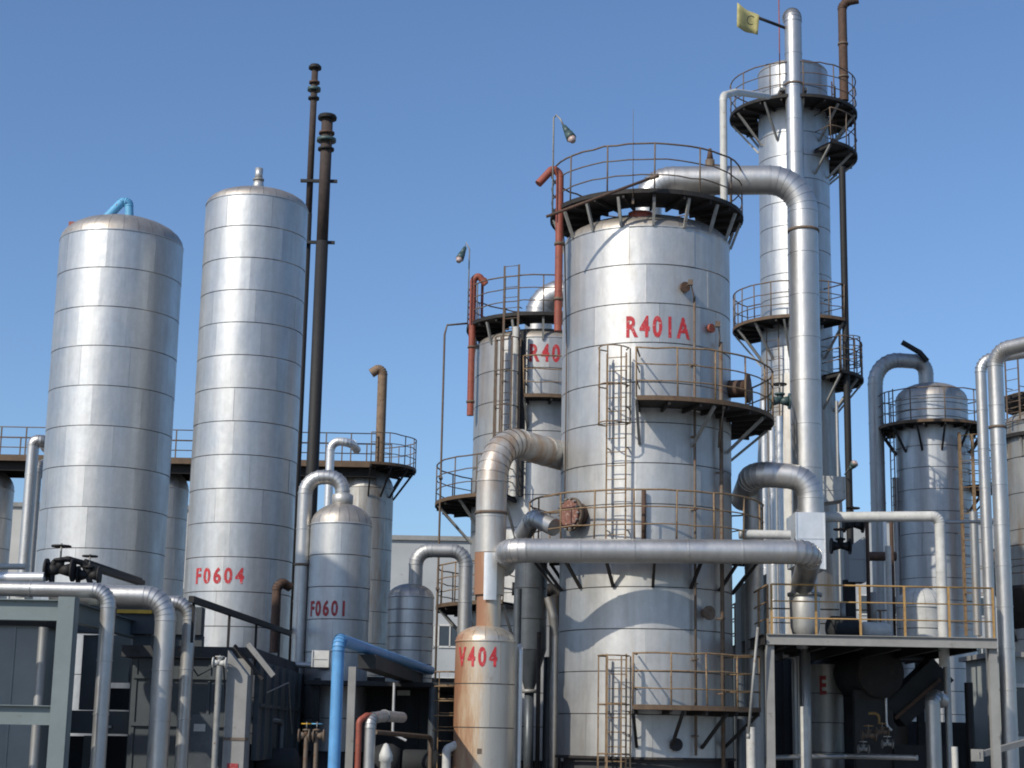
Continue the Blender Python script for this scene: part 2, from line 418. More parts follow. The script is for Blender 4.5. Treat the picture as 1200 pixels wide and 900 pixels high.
# ------------------------------------------------------------------ pipes
SECT = {}
def ctr_ring(ps): return sum(ps, Vector()) / len(ps)
def pipe(name, label, pts, r, mat='pipe', bend=None, sect=.95, gores=6, cat='pipe', n=20, group=None, flanges=(), clamps=(), root=None, lap=.01, cap=(True, True), cover=None, fl_mat='steel'):
    pts = [Vector(p) for p in pts]; bend = bend or 1.6 * r * 1.5
    root = root or thing(name, label, cat, pts[0], group)
    k = len(pts); cuts = [0.0] * k
    for i in range(1, k - 1):
        d0, d1 = (pts[i] - pts[i - 1]).normalized(), (pts[i + 1] - pts[i]).normalized()
        th = d0.angle(d1); cuts[i] = min(bend * math.tan(th / 2), .48 * min((pts[i] - pts[i - 1]).length, (pts[i + 1] - pts[i]).length))
    for i in range(k - 1):
        d = (pts[i + 1] - pts[i]).normalized(); a = pts[i] + d * cuts[i]; b = pts[i + 1] - d * cuts[i + 1]; L = (b - a).length
        if L < .02: continue
        c = max(1, round(L / sect)); l = L / c
        key = (round(r, 4), round(l, 4), mat, n)
        if key not in SECT:
            lp = lap if r > .1 else lap * .4
            mb = MB().lathe([(r + lp, 0), (r + lp, .03)], n); mb.lathe([(r + lp, .03), (r, .034)], n); mb.lathe([(r, .034), (r, l)], n)
            mb.lathe([(0, l), (r, l)], n, smooth=False); mb.lathe([(r + lp, 0), (0, 0)], n, smooth=False)
            SECT[key] = mb.mesh('jacket_section', mat)
        q = d.to_track_quat('Z', 'Y').to_matrix().to_4x4()
        for j in range(c):
            mw = Matrix.Translation(a + d * l * j) @ q @ Matrix.Rotation(random.choice((0, 1, 2)) * math.pi / 2, 4, 'Z')
            link('jacket_section', SECT[key], root, mw)
    for i in range(1, k - 1):
        d0, d1 = (pts[i] - pts[i - 1]).normalized(), (pts[i + 1] - pts[i]).normalized(); th = d0.angle(d1)
        if th < .02: continue
        R_ = cuts[i] / math.tan(th / 2); ax = d0.cross(d1).normalized()
        s0 = pts[i] - d0 * cuts[i]; side = ax.cross(d0).normalized(); ctr = s0 + side * R_
        g = max(3, int(gores * th / 1.57)) if r > .1 else max(5, int(8 * th / 1.57)); rings = []
        for j in range(g + 1):
            rot = Matrix.Rotation(th * j / g, 3, ax); d = rot @ d0; rad = rot @ (-side); p = ctr + rad * R_
            rings.append([p + (rad * math.cos(t) + ax * math.sin(t)) * (r + .003) for t in [2 * math.pi * x / n for x in range(n)]])
        mb = MB()
        if r > .1:
            for j in range(g):
                ca = ctr_ring(rings[j]); cb = ctr_ring(rings[j + 1]); k1 = 1 + .011 / r
                w0 = [ca + (q - ca) * k1 for q in rings[j]]; mid = [q.lerp(u, .16) for q, u in zip(rings[j], rings[j + 1])]; cm = ctr_ring(mid)
                w1 = [cm + (q - cm) * k1 for q in mid]; F4 = [(x, (x + 1) % n, n + (x + 1) % n, n + x) for x in range(n)]
                mb.add(w0 + w1, F4, True); mb.add(w1 + mid, F4, True); mb.add(mid + rings[j + 1], F4, True)
        else:
            mb.add(sum(rings, []), [(j * n + x, j * n + (x + 1) % n, (j + 1) * n + (x + 1) % n, (j + 1) * n + x) for j in range(g) for x in range(n)], True)
        part('elbow', mb, mat, root)
    for (i, t) in list(flanges):
        p = pts[i].lerp(pts[i + 1], t); d = (pts[i + 1] - pts[i]).normalized()
        part('flange', MB().tube(p - d * .035, p + d * .035, r * 1.45 + .02, 18), fl_mat, root)
    for (i, t) in list(clamps):
        p = pts[i].lerp(pts[i + 1], t); d = (pts[i + 1] - pts[i]).normalized()
        part('clamp', MB().tube(p - d * .03, p + d * .03, r + .025, 18), 'raildark', root)
    return root
def vline(px, py0, py1, Y, pyref=None):   # a plumb line through a pixel
    c = at(px, pyref or (py0 + py1) / 2, Y)
    return Vector((c.x, Y, zat(px, py0, Y))), Vector((c.x, Y, zat(px, py1, Y)))

def bar_rail(parent, a, b, mat, posts, h=1.1, rails=3):
    a, b = Vector(a), Vector(b); up = Vector((0, 0, 1))
    for q in range(rails):
        hz = h * (1 - q / rails)
        part('handrail', MB().tube(a + up * hz, b + up * hz, .021 if q == 0 else .016, 6), mat, parent)
    for i in range(posts):
        p = a.lerp(b, i / (posts - 1)); part('post', MB().box(p + up * h / 2, (.045, .045, h)), mat, parent)

def valve(label, p, s=.12, mat='black', wheel='black', up=(0, 0, 1), along=(1, 0, 0), stem=3.0):
    p, up, al = Vector(p), Vector(up).normalized(), Vector(along).normalized()
    t = thing('valve', label, 'valve', p)
    b = MB(); b.tube(p - al * s * 1.5, p, s * .95, 14, s * .5); b.tube(p, p + al * s * 1.5, s * .5, 14, s * .95)
    part('body', b, mat, t)
    for sg in (-1, 1): part('flange', MB().tube(p + al * sg * s * 1.5, p + al * sg * s * 1.8, s * 1.45, 16), mat, t)
    part('bonnet', MB().tube(p, p + up * s * 1.5, s * .55, 12).tube(p + up * s * 1.1, p + up * s * 1.4, s * .9, 12), mat, t)
    part('stem', MB().tube(p + up * s * 1.4, p + up * s * (stem + .4), s * .13, 8), 'steel', t)
    x, y = MB().frame_of(up); c = p + up * s * stem
    wh = part('handwheel', MB().path([c + (x * math.cos(u) + y * math.sin(u)) * s * 1.15 for u in [i * math.pi / 8 for i in range(16)]], s * .14, 6, True), wheel, t)
    for i in range(3):
        u = i * math.pi / 3; v = (x * math.cos(u) + y * math.sin(u)) * s * 1.1; part('spoke', MB().tube(c - v, c + v, s * .07, 5), wheel, wh)
    return t
def floodlight(label, base, top, head, group=None, arm=None):
    t = thing('floodlight', label, 'lamp', base)
    pts = [Vector(base), Vector(top)] + ([Vector(a) for a in arm] if arm else [])
    part('pole', MB().path(pts, .022, 6), 'steel', t)
    h0, h1 = Vector(head[0]), Vector(head[1])
    part('housing', MB().tube(h0, h0.lerp(h1, .45), .05, 10, .09).tube(h0.lerp(h1, .45), h0.lerp(h1, .8), .10, 10, .12), 'lamp', t)
    part('lens', MB().tube(h0.lerp(h1, .8), h1, .11, 10, .06), 'lampglass', t)
    return t
# ================================================================== setting
structure('ground', MB().add([(-900, -200, 0), (900, -200, 0), (900, 1500, 0), (-900, 1500, 0)], [(0, 1, 2, 3)]), 'ground')

def far_building(name, label, px0, px1, py_top, Y, mat, rows, cols, depth=14, wsize=(1.5, 1.4)):
    a, b = at(px0, py_top, Y), at(px1, py_top, Y); H = (a.z + b.z) / 2; t = thing(name, label, 'building', ((a.x + b.x) / 2, Y, 0))
    part('wall', MB().box(((a.x + b.x) / 2, Y + depth / 2, H / 2), (b.x - a.x, depth, H)), mat, t)
    part('parapet', MB().box(((a.x + b.x) / 2, Y + depth / 2, H + .15), (b.x - a.x + .4, depth + .4, .3)), 'conc', t)
    for i in range(cols):
        for j in range(rows):
            x = a.x + (b.x - a.x) * (i + .5) / cols; z = H - 6.2 - j * 3.4
            if z < 1: continue
            f = MB(); W, Hh = wsize
            for dx, dz, sx, sz in ((0, Hh / 2, W, .12), (0, -Hh / 2, W, .12), (-W / 2, 0, .12, Hh), (W / 2, 0, .12, Hh), (0, 0, .08, Hh)):
                f.box((x + dx, Y - .03, z + dz), (sx, .1, sz))
            wd = part('window', f, 'white', t)
            part('pane', MB().box((x, Y - .01, z), (W - .1, .04, Hh - .1)), 'glass', wd)
far_building('workshop_building', 'pale long workshop building far behind the two tall storage tanks', -60, 330, 596, 120, 'wallpale', 4, 9)
far_building('factory_building', 'grey factory building with white windows behind the small vapour drum', 420, 640, 634, 112, 'wallgrey', 3, 7)
far_building('office_building', 'pale grey building far behind the access platform at right', 1000, 1290, 612, 125, 'wallgrey', 4, 9)

# ================================================================== tall tanks at left
T1 = Vessel('storage_tank', 'wide tall aluminium clad tank without writing, leftmost of the tall tanks', 'tank', 135.5, 400, 47, 71.5)
zt = T1.z(288); nb = round((zt - 1.0) / (46.3 * (T1.Y - T1.r) / FPX * 1.03)); T1.shell(.8, zt, nb, 8); T1.dome(zt, 32 * mpp(at(143, 270, 47)), 26)
part('support_skirt', MB().lathe([(T1.r * .94, 0), (T1.r * .94, .8)], 36, (T1.x, T1.Y, 0)), 'conc', T1.root)
zz = T1.z(252)
pipe('vent_pipe', 'light blue bent vent pipe on the dome of the leftmost tall tank', [at(124, 256, 46.0), at(144, 236, 46.2), at(151, 238, 46.2), at(152, 262, 46.2)], .12, 'bluelight', .1)
part('lifting_lug', MB().box(at(84, 266, 46.9), (.16, .1, .3)), 'redpipe', T1.root)

T2 = Vessel('storage_tank', 'slender tall aluminium clad tank lettered F0604 with a nozzle on top', 'tank', 291, 450, 45, 60.5)
zt = T2.z(245); nb = round((zt - 1.0) / (37.4 * (T2.Y - T2.r) / FPX * 1.03)); T2.shell(.7, zt, nb, 7); T2.dome(zt, 21 * mpp(at(301, 240, 45)), 24)
part('support_skirt', MB().lathe([(T2.r * .94, 0), (T2.r * .94, .7)], 36, (T2.x, T2.Y, 0)), 'conc', T2.root)
p0 = Vector((T2.x, T2.Y, T2.z(224))); s_ = mpp(p0)
nz = part('nozzle', MB().tube(p0, p0 + Vector((0, 0, 14 * s_)), 8 * s_, 16, 5 * s_).tube(p0 + Vector((0, 0, 14 * s_)), p0 + Vector((0, 0, 28 * s_)), 4.6 * s_, 14), 'clad_dull', T2.root)
part('flange', MB().tube(p0 + Vector((0, 0, 13 * s_)), p0 + Vector((0, 0, 15 * s_)), 6.5 * s_, 16), 'steel', nz)
T2.text('F0604', -.24, T2.zf(683, 265), .38, squeeze=.78, space=1.4)

# stacks behind
def stack(label, px, py_ref, Y, r, py_top, zb, split, cut=None):
    c = at(px, py_ref, Y); zt = zat(px, py_top, Y); t = thing('vent_stack', label, 'stack', (c.x, Y, zb))
    zs = zat(px, split, Y)
    part('lower_barrel', MB().tube((c.x, Y, zb), (c.x, Y, zs), r, 16), 'black', t)
    part('upper_barrel', MB().tube((c.x, Y, zs), (c.x, Y, zt - .02), r * .94, 16), 'stackrust', t)
    k = r / .2
    for dz, rr, h, mt in ((-.1, 1.55, .1, 'black'), (-.7, 1.3, .08, 'rust'), (-1.0, 1.6, .12, 'lamp'), (-1.35, 1.35, .08, 'black')):
        part('flange', MB().tube((c.x, Y, zt + dz * .9), (c.x, Y, zt + (dz + h) * .9), r * rr * (1 if r > .15 else 1.2), 16), mt, t)
    part('cap', MB().lathe([(r * 1.6, 0), (r * 1.4, .08), (0, .12)], 16, (c.x, Y, zt - .02)), 'black', t)
    return t, c.x
SB, xb = stack('thick dark rusty vent stack rising behind the F0604 tank', 377, 295, 56, 7.3 * 57.5 / FPX, 137, 0, 283)
SA, xa = stack('thin tall rusty vent stack left of the thick stack', 363.5, 209, 56.3, 4.2 * 57.5 / FPX, 78, 0, 250)
for py in (211, 283):
    z = zat(370, py, 56); part('tie_bracket', MB().beam((xa - .3, 56.1, z), (xb + .42, 56.1, z), .1, .1), 'black', SB)

# ================================================================== tank row under the long walkway at the back
YB = 62; zdk = zat(100, 537, 60.6)
A, B = at(-60, 537, 60.6), at(440, 540, 60.6)
W = thing('walkway', 'long rusty elevated walkway with brown railing behind the tall tanks', 'walkway', (A.x, 61.5, zdk))
L = B.x - A.x
dk = part('deck', MB().box(((A.x + B.x) / 2, 61.8, zdk - .06), (L, 2.4, .08)), 'dark', W)
part('edge_beam', MB().box(((A.x + B.x) / 2, 60.57, zdk - .03), (L, .05, .22)), 'edge', W)
part('girder', MB().ibeam((A.x, 60.9, zdk - .28), (B.x, 60.9, zdk - .28), .14, .34), 'dark', W)
part('girder', MB().ibeam((A.x, 62.7, zdk - .28), (B.x, 62.7, zdk - .28), .14, .34), 'dark', W)
bar_rail(W, (A.x, 60.65, zdk), (B.x, 60.65, zdk), 'raildark', 18)
bar_rail(W, (A.x, 62.95, zdk), (B.x + .4, 62.95, zdk), 'raildark', 18)
backlab = ['narrow clad tank at the left picture edge under the walkway', 'clad tank half hidden behind the leftmost tall tank under the walkway', 'clad tank in the gap between the two tall tanks', 'stained clad tank with a round railed platform end behind the F0601 drum']
for i, (px, half) in enumerate(((-19, 31), (80, 31), (187, 31), (428, 31.5))):
    V = Vessel('row_tank', backlab[i], 'tank', px, 620, YB, half, 'clad_dull' if i < 3 else 'clad_old', 'tanks under the walkway')
    zt = V.z(574); V.shell(.3, zt, 9, 6); V.dome(zt, V.z(548) - zt, 14)
    if i == 3:
        ce = at(425, 540, YB); V.x0 = V.x; V.platform(zdk - .004, .15, 2.9, 57 * mpp(ce), r_in=.1, rail='raildark', br_h=1.0, posts=7, bracket_mat='dark', closed_ends=False)
a, b = vline(447, 545, 436, 60.9, 480)
pipe('rusty_vent_pipe', 'rusty vertical vent pipe with hooked top above the round platform end', [a, b, b + Vector((-.16, 0, .12)), b + Vector((-.42, 0, -.06))], 5.6 * mpp(a), 'tanrust', .25, lap=.004)
a, b = vline(386, 640, 516, 58.5, 560)
pipe('silver_gooseneck_pipe', 'slim silver gooseneck pipe turning right onto the walkway', [a, b, at(412, 519, 58.5), at(418, 527, 59.5)], 5 * mpp(a), 'zinc', .32, lap=.004)
a, b = vline(33, 700, 516, 52, 600)
pipe('silver_downpipe', 'silver pipe with bent top left of the leftmost tall tank', [a, b, at(52, 517, 52), at(54, 524, 54)], 7 * mpp(a), 'pipe', .35, lap=.006)
a, b = vline(41, 700, 545, 53.6, 600)
pipe('dark_downpipe', 'dull downpipe just behind the silver pipe by the leftmost tank', [a, b, at(56, 540, 55)], 4.5 * mpp(a), 'pipe_dull', .3, lap=.004)

# ================================================================== F0601 drum group
V = Vessel('drum', 'short domed clad drum lettered F0601 with a loop pipe on top', 'drum', 398.5, 660, 41, 36, 'clad')
zt = V.z(616); V.shell(1.2, zt, round((zt - 1.2) / (38 * 40 / FPX)), 6); V.dome(zt, V.z(590) - zt, 18)
part('support_skirt', MB().lathe([(V.r * .9, 0), (V.r * .9, 1.2)], 24, (V.x, V.Y, 0)), 'concdark', V.root)
V.text('F0601', -.3, V.zf(721, 383), .34, 'letterold', squeeze=.68, space=1.3)
a, b = vline(355, 775, 560, 41, 640)
top = zat(375, 559, 41)
pipe('loop_pipe', 'fat silver loop pipe over the F0601 drum running down its left side', [(a.x, 41, a.z - 1.2), (a.x, 41, top), (V.x - .02, 41, top), (V.x, 41, V.z(592))], 8.6 * mpp(a), 'pipe', .42, sect=.9, clamps=((0, .62),))
part('nozzle_collar', MB().lathe([(.2, -.05), (.26, 0), (.26, .2), (.19, .24)], 18, (V.x, V.Y, V.z(590))), 'clad_dull', V.root)
a, b = vline(323, 765, 688, 42.5, 720)
pipe('red_vent_pipe', 'rust red bent vent pipe at the foot of the F0604 tank', [a, b, b + Vector((.12, .1, .12)), b + Vector((.3, .24, .02))], .115, 'rust', .13, lap=.004)

V = Vessel('vapour_drum', 'small domed drum with banded top and pipe bend, left of the rusty V404 vessel', 'drum', 481, 720, 42.5, 27, 'clad')
zt = V.z(700); V.shell(1.0, zt, round((zt - 1.0) / .32), 5); V.dome(zt, V.z(684) - zt, 14)
part('support_skirt', MB().lathe([(V.r * .9, 0), (V.r * .9, 1.0)], 24, (V.x, V.Y, 0)), 'concdark', V.root)
top = zat(500, 645, 42.5); xr = at(546, 660, 42.5).x
pipe('vapour_pipe', 'silver pipe bending from the small drum over to the right', [(V.x + .1, 42.5, V.z(690)), (V.x + .1, 42.5, top), (xr, 42.5, top), (xr, 42.5, 2.2)], 8 * .0216, 'pipe_dull', .36)

# ================================================================== rusty V404 vessel and its riser
V4 = Vessel('separator_vessel', 'rust streaked vessel lettered V404 in front of the main reactor', 'vessel', 567.5, 830, 36.5, 35.5, 'rusty_jacket')
zt = V4.z(752); V4.shell(.0, zt, round(zt / (49.5 * 35.8 / FPX)), 5); V4.dome(zt, V4.z(733) - zt, 14)
V4.text('V404', -.30, V4.zf(780, 560), .38, squeeze=.62, space=1.4)
q = V4.p(-.12, V4.r, V4.zf(880, 555)); part('name_plate', MB().box(q, (.09, .03, .1)), 'raildark', V4.root)
r4 = 18 * mpp(at(570, 620, 36.5)); top = zat(600, 517, 37)
zmid = zat(570, 648, 36.5); zlow = V4.z(742)
pipe('riser_pipe', 'fat riser pipe bending right into the left side of the main reactor', [(V4.x + .06, 36.5, zmid), (V4.x + .06, 36.5, top), (at(668, 517, 38.95).x, 38.95, top - .04)], r4, 'pipe_stained', .98, gores=9, clamps=((0, .34),))
t = thing('reducer_pipe', 'rusted stepped lower riser section on top of the V404 vessel', 'pipe', (V4.x, 36.5, zlow))
part('sleeve', MB().lathe([(r4 * .99, zmid - .004), (r4 * .97, zmid - .9)], 24, (V4.x + .05, 36.5, 0)), 'rusty_neck', t)
part('neck', MB().lathe([(r4 * .8, zmid - .85), (r4 * .8, zlow)], 24, (V4.x + .05, 36.5, 0)), 'rusty_neck', t)
part('collar', MB().lathe([(r4 * .85, zlow + .12), (r4 * 1.05, zlow + .1), (r4 * 1.12, zlow - .1)], 24, (V4.x + .04, 36.5, 0)), 'rusty_neck', t)
part('loose_jacket_sheet', MB().lathe([(r4 * 1.03, zmid - .02), (r4 * 1.0, zmid - 1.02)], 8, (V4.x + .05, 36.5, 0), -.35, .5), 'zinc', t)
ZZ = V4.z(770)
pipe('slim_drain_pipe', 'slim silver pipe down the right flank of the V404 vessel', [(V4.x + V4.r + .1, 36.7, 0), (V4.x + V4.r + .1, 36.7, ZZ + .2), (V4.x + V4.r + .1, 37.6, ZZ + .3)], .055, 'zinc', .1, lap=.002)
pipe('white_stub_pipe', 'short whitish bent pipe at the foot of the V404 vessel', [(V4.x - V4.r - .12, 36.2, 0), (V4.x - V4.r - .12, 36.2, zat(525, 878, 36.2)), (V4.x - V4.r + .1, 36.3, zat(525, 872, 36.2))], .09, 'white', .1, lap=.002)

# ================================================================== main reactor
A_ = Vessel('reactor', 'wide silver reactor lettered R401A with railed platforms and caged ladders', 'reactor', 757, 450, 38.5, 98.5, 'clad_dull')
zb, zt = A_.zf(888), A_.zf(264)
nb = round((zt - zb) / (47.6 * 36.6 / FPX * 1.02))
A_.shell(zb, zt, nb, 8); A_.dome(zt, .62, 20)
part('base_ring', MB().lathe([(A_.r + .02, zb - .05), (A_.r + .05, zb - .05), (A_.r + .05, zb), (A_.r + .01, zb)], 48, (A_.x, A_.Y, 0)), 'dark', A_.root)
part('support_skirt', MB().lathe([(A_.r * .93, 0), (A_.r * .93, zb)], 40, (A_.x, A_.Y, 0)), 'concdark', A_.root)
A_.text('R401A', .055, A_.zf(394, 765), .45, squeeze=.66, space=1.32)
zd = A_.z(258)
A_.platform(zd, 0, 2 * math.pi, 114.5 / 98.5 * A_.r, r_in=A_.r * .6, br_h=.62, br_step=.36, posts=13, rail='raildark', edge='dark')
fl = part('top_flange', MB().tube((A_.x - .25, A_.Y - 1.45, zt + .1), (A_.x - .25, A_.Y - 1.45, zt + .42), .28, 18), 'redpipe', A_.root)
# balconies
zm = zat(740, 466, 35.7); A_.platform(zm, -.15, 2.3, 1.5 * A_.r, br_h=.75, br_step=.5, posts=8)
zl = zat(757, 634, 35.85); A_.platform(zl, -2.2, 2.2, A_.r + .72, br_h=.8, br_step=.42, posts=13, bracket_mat='dark')
zq = zat(757, 828, 35.8); A_.platform(zq, -.17, .95, 1.47 * A_.r, br_h=.72, br_step=.36, posts=4, bracket_mat='dark')
A_.ladder(-.385, zl, zm + 1.15, mat='rail', cage=(A_.zf(500), A_.zf(412)), off=.2)
A_.ladder(-.37, .05, zq + 1.1, mat='rail', cage=(.3, A_.zf(770)), off=.2)
for a in (-.45, -.42): pass
# small fittings on the reactor wall
A_.nozzle(.36, A_.zf(335), .07, .1, 'rust'); A_.nozzle(.72, A_.zf(378), .06, .1, 'redpipe')
A_.nozzle(.62, A_.zf(716), .09, .2, 'raildark'); A_.nozzle(.25, A_.zf(872), .08, .1, 'black'); A_.nozzle(1.25, A_.zf(440), .2, .45, 'rust')
# manhole facing left
am = -.92; zc = A_.zf(600); o = Vector((math.sin(am), -math.cos(am), 0)); pm = A_.p(am, A_.r - .1, zc)
mh = part('manhole', MB().tube(pm, pm + o * .30, .27, 22), 'rust', A_.root)
part('flange', MB().tube(pm + o * .30, pm + o * .38, .37, 24), 'raildark', mh)
part('cover', MB().tube(pm + o * .385, pm + o * .44, .33, 24, .29), 'manhole', mh)
x_, y_ = MB().frame_of(o)
for k in range(14):
    u = k * math.pi / 7; q = pm + o * .38 + (x_ * math.cos(u) + y_ * math.sin(u)) * .335
    part('bolt', MB().tube(q, q + o * .09, .02, 6), 'steel', mh)
# instrument tubing down the wall
def conduit(label, a, z0, z1, rr=.03, off=.1, mat='raildark', V=A_):
    t = thing('conduit', label, 'conduit', V.p(a, V.r + off, z0))
    part('tube', MB().tube(V.p(a, V.r + off, z0), V.p(a, V.r + off, z1), rr, 8), mat, t)
    z = z0 + .4
    while z < z1: part('clip', MB().beam(V.p(a, V.r, z), V.p(a, V.r + off + .04, z), .1, .03), mat, t); z += 1.6
conduit('thin brown tube down the reactor wall right of the R401A lettering', .47, 1.3, A_.zf(345))
conduit('grey tube on the shaded right flank of the main reactor', .86, .6, A_.zf(392), .045, .12)
conduit('thin cable tube along the lit left wall of the main reactor', -.1, zl + .05, A_.zf(575), .05, .12, 'rust')

for a0, z0, a1, z1, lb in ((.36, A_.zf(335), .46, A_.zf(352), 'thin curled tube from the upper wall nozzle of the main reactor'), (.72, A_.zf(378), .84, A_.zf(398), 'thin curled tube from the red wall nozzle of the main reactor')):
    t = thing('impulse_tube', lb, 'tube', A_.p(a0, A_.r + .2, z0))
    part('tube', MB().path([A_.p(a0, A_.r + .16, z0), A_.p(a0 + .03, A_.r + .22, z0 + .1), A_.p((a0 + a1) / 2, A_.r + .2, z0 - .02), A_.p(a1 - .02, A_.r + .16, (z0 + z1) / 2), A_.p(a1, A_.r + .11, z1)], .016, 6), 'raildark', t)
    part('valve_block', MB().box(A_.p(a0 + .03, A_.r + .22, z0 + .08), (.1, .1, .12)), 'raildark', t)
# big outlet pipe from the top to the right
zp = zat(830, 212, 38.4); xd = at(944.5, 400, 38.0).x
r1 = 17 * mpp(at(850, 212, 38.4))
pipe('outlet_pipe', 'fat silver overhead pipe from the reactor top bending down at right', [(A_.x + .02, 38.5, zt + .4), (A_.x + .02, 38.5, zp), (xd, 38.1, zp - .03), (xd, 38.1, zat(945, 600, 38.1))], r1, 'pipe', .78, gores=8, clamps=((2, .16),))
q = at(832, 198, 38.4)
t = thing('relief_valve', 'rusty relief valve standing on top of the overhead pipe', 'valve', q)
part('body', MB().tube(q - Vector((0, 0, .1)), q + Vector((0, 0, .22)), .11, 12), 'raildark', t)
part('bonnet', MB().tube(q + Vector((0, 0, .22)), q + Vector((0, 0, .5)), .085, 10, .04), 'rust', t)
part('side_arm', MB().tube(q + Vector((-.05, 0, .1)), q + Vector((.25, 0, .06)), .05, 8), 'raildark', t)
a, b = vline(848, 245, 112, 38.0, 180)
pipe('white_vent_riser', 'slim white pipe rising beside the reactor top toward the tower platform', [a, b, at(862, 108, 39), at(900, 113, 47)], 4.4 * mpp(a), 'white', .22, lap=.003)
a, b = vline(655, 388, 204, 37.6, 300)
pipe('red_foam_pipe', 'red oxide pipe with hooked end up the left side of the main reactor', [a, b, b + Vector((-.16, 0, .14)), b + Vector((-.5, -.1, -.28))], 4.6 * mpp(a), 'redpipe', .18, lap=.004, clamps=((0, .2), (0, .55)))
q0, q1 = at(640, 254, 36.3), at(762, 209, 36.0)
t = thing('loose_pole', 'dark pole laid slanting across the reactor top railing', 'pole', q0)
part('shaft', MB().tube(q0, q1, .035, 8), 'rust', t); part('tip_sleeve', MB().tube(q1, q1 + (q1 - q0).normalized() * .2, .05, 8), 'raildark', t)
b0, b1 = vline(648, 252, 138, 37.4, 200)
floodlight('floodlight on a thin bent pole above the main reactor top', b0, b1, (at(661, 148, 37.2), at(672, 166, 37.0)), arm=(at(652, 135, 37.3), at(657, 140, 37.2), at(661, 149, 37.2)))
b0, b1 = vline(742, 236, 128, 36.28, 160)
t = thing('lightning_rod', 'thin lightning rod on the front railing of the main reactor', 'rod', b0)
part('rod', MB().tube(b0, b1, .012, 6, .005), 'raildark', t); part('clamp', MB().box(b0, (.05, .05, .12)), 'raildark', t)

# horizontal pipe across the front
q0, q1 = at(596, 645, 35.56), at(951, 647, 35.5); rp = 14.3 * mpp(q0)
pipe('header_pipe', 'long horizontal silver pipe across the front of the main reactor', [(q0.x - .1, 37.6, q0.z - .1), q0, q1, (q1.x + .1, 37.2, q1.z - .5)], rp, 'pipe', .36, gores=6, sect=1.1)

# ================================================================== second reactor behind
B_ = Vessel('reactor', 'second reactor behind at left, lettered R40 and partly hidden', 'reactor', 634, 450, 48, 78, 'clad_dull')
zt = B_.zf(394); B_.shell(1.0, zt, round((zt - 1.0) / .9), 8); B_.dome(zt, .5, 18)
part('support_skirt', MB().lathe([(B_.r * .93, 0), (B_.r * .93, 1.0)], 36, (B_.x, B_.Y, 0)), 'concdark', B_.root)
B_.text('R401B', .19, B_.zf(423, 645), .47, squeeze=.68, space=1.32)
B_.platform(B_.z(388), 0, 2 * math.pi, 88.5 / 78 * B_.r, r_in=B_.r * .6, br_h=.6, br_step=.4, posts=12, rail='raildark', edge='dark')
B_.platform(zat(636, 467, 46), -.2, 1.3, 1.32 * B_.r, br_h=.7, rail='rail')
zb1 = zat(515, 592, 48); B_.platform(zb1, -2.4, -.35, 120 / 78 * B_.r, br_h=1.0, rail='raildark', bracket_mat='steel', posts=7)
zb2 = zat(515, 712, 48); B_.platform(zb2, -2.4, -.35, 116 / 78 * B_.r, br_h=.9, rail='rail', posts=7)
B_.ladder(-.43, zb1, B_.z(388) + 1.4, mat='raildark', off=.24, thick=1.7, cage=(B_.zf(520), B_.zf(400)))
zz = B_.z(345); 
pipe('silver_outlet_elbow', 'silver pipe elbow on the top of the second reactor', [(B_.x - .1, 48, zt), (B_.x - .1, 48, zz), (B_.x + 3.2, 47.6, zz + .1)], 16 * mpp(at(640, 345, 48)), 'pipe', .7, gores=7)
a, b = vline(553, 487, 328, 47.2, 400)
pipe('red_foam_pipe', 'red oxide pipe with hooked end at the left side of the second reactor', [a, b, b + Vector((.14, 0, .14)), b + Vector((.36, 0, -.12))], 4 * mpp(a), 'redpipe', .16, lap=.004, clamps=((0, .1), (0, .5)))
a, b = vline(565, 372, 330, 47.4, 350)
pipe('slim_red_standpipe', 'short slim red standpipe on the second reactor top platform', [a, b, b + Vector((.1, 0, .1))], .04, 'redpipe', .1, lap=.002)
a, b = vline(604, 500, 400, 46.0, 450)
pipe('pale_downcomer', 'pale yellowish vertical pipe beside the ladder of the second reactor', [(a.x, 46.0, zb1), (a.x, 46.0, B_.zf(385))], 4.5 * mpp(a), 'white', .2, lap=.004)
pipe('dark_downcomer', 'dark thin vertical pipe right of the pale pipe on the second reactor', [(a.x + .19, 45.9, zb1), (a.x + .19, 45.9, B_.zf(390))], 3 * mpp(a), 'black', .2, lap=.002)
a, b = vline(549, 375, 292, 47.0, 340)
floodlight('floodlight tilted down above the second reactor platform', a, b, (at(545, 290, 47), at(537, 307, 46.8)), arm=(at(546, 284, 47), at(545, 291, 47)))
pts = [at(547, 379, 47.3), at(524, 381, 47), at(521, 392, 47)]
xq = at(521, 392, 47).x; pts += [(xq, 47, zat(516, 560, 47)), (xq, 47, zat(511, 690, 47)), (xq, 47, 2.0)]
t = thing('conduit', 'thin dark cable conduit hanging left of the second reactor', 'conduit', pts[0]); part('tube', MB().path(pts, .03, 6), 'raildark', t)
part('clip', MB().box(pts[3], (.1, .3, .06)), 'raildark', t); part('clip', MB().box(pts[4], (.1, .3, .06)), 'raildark', t)

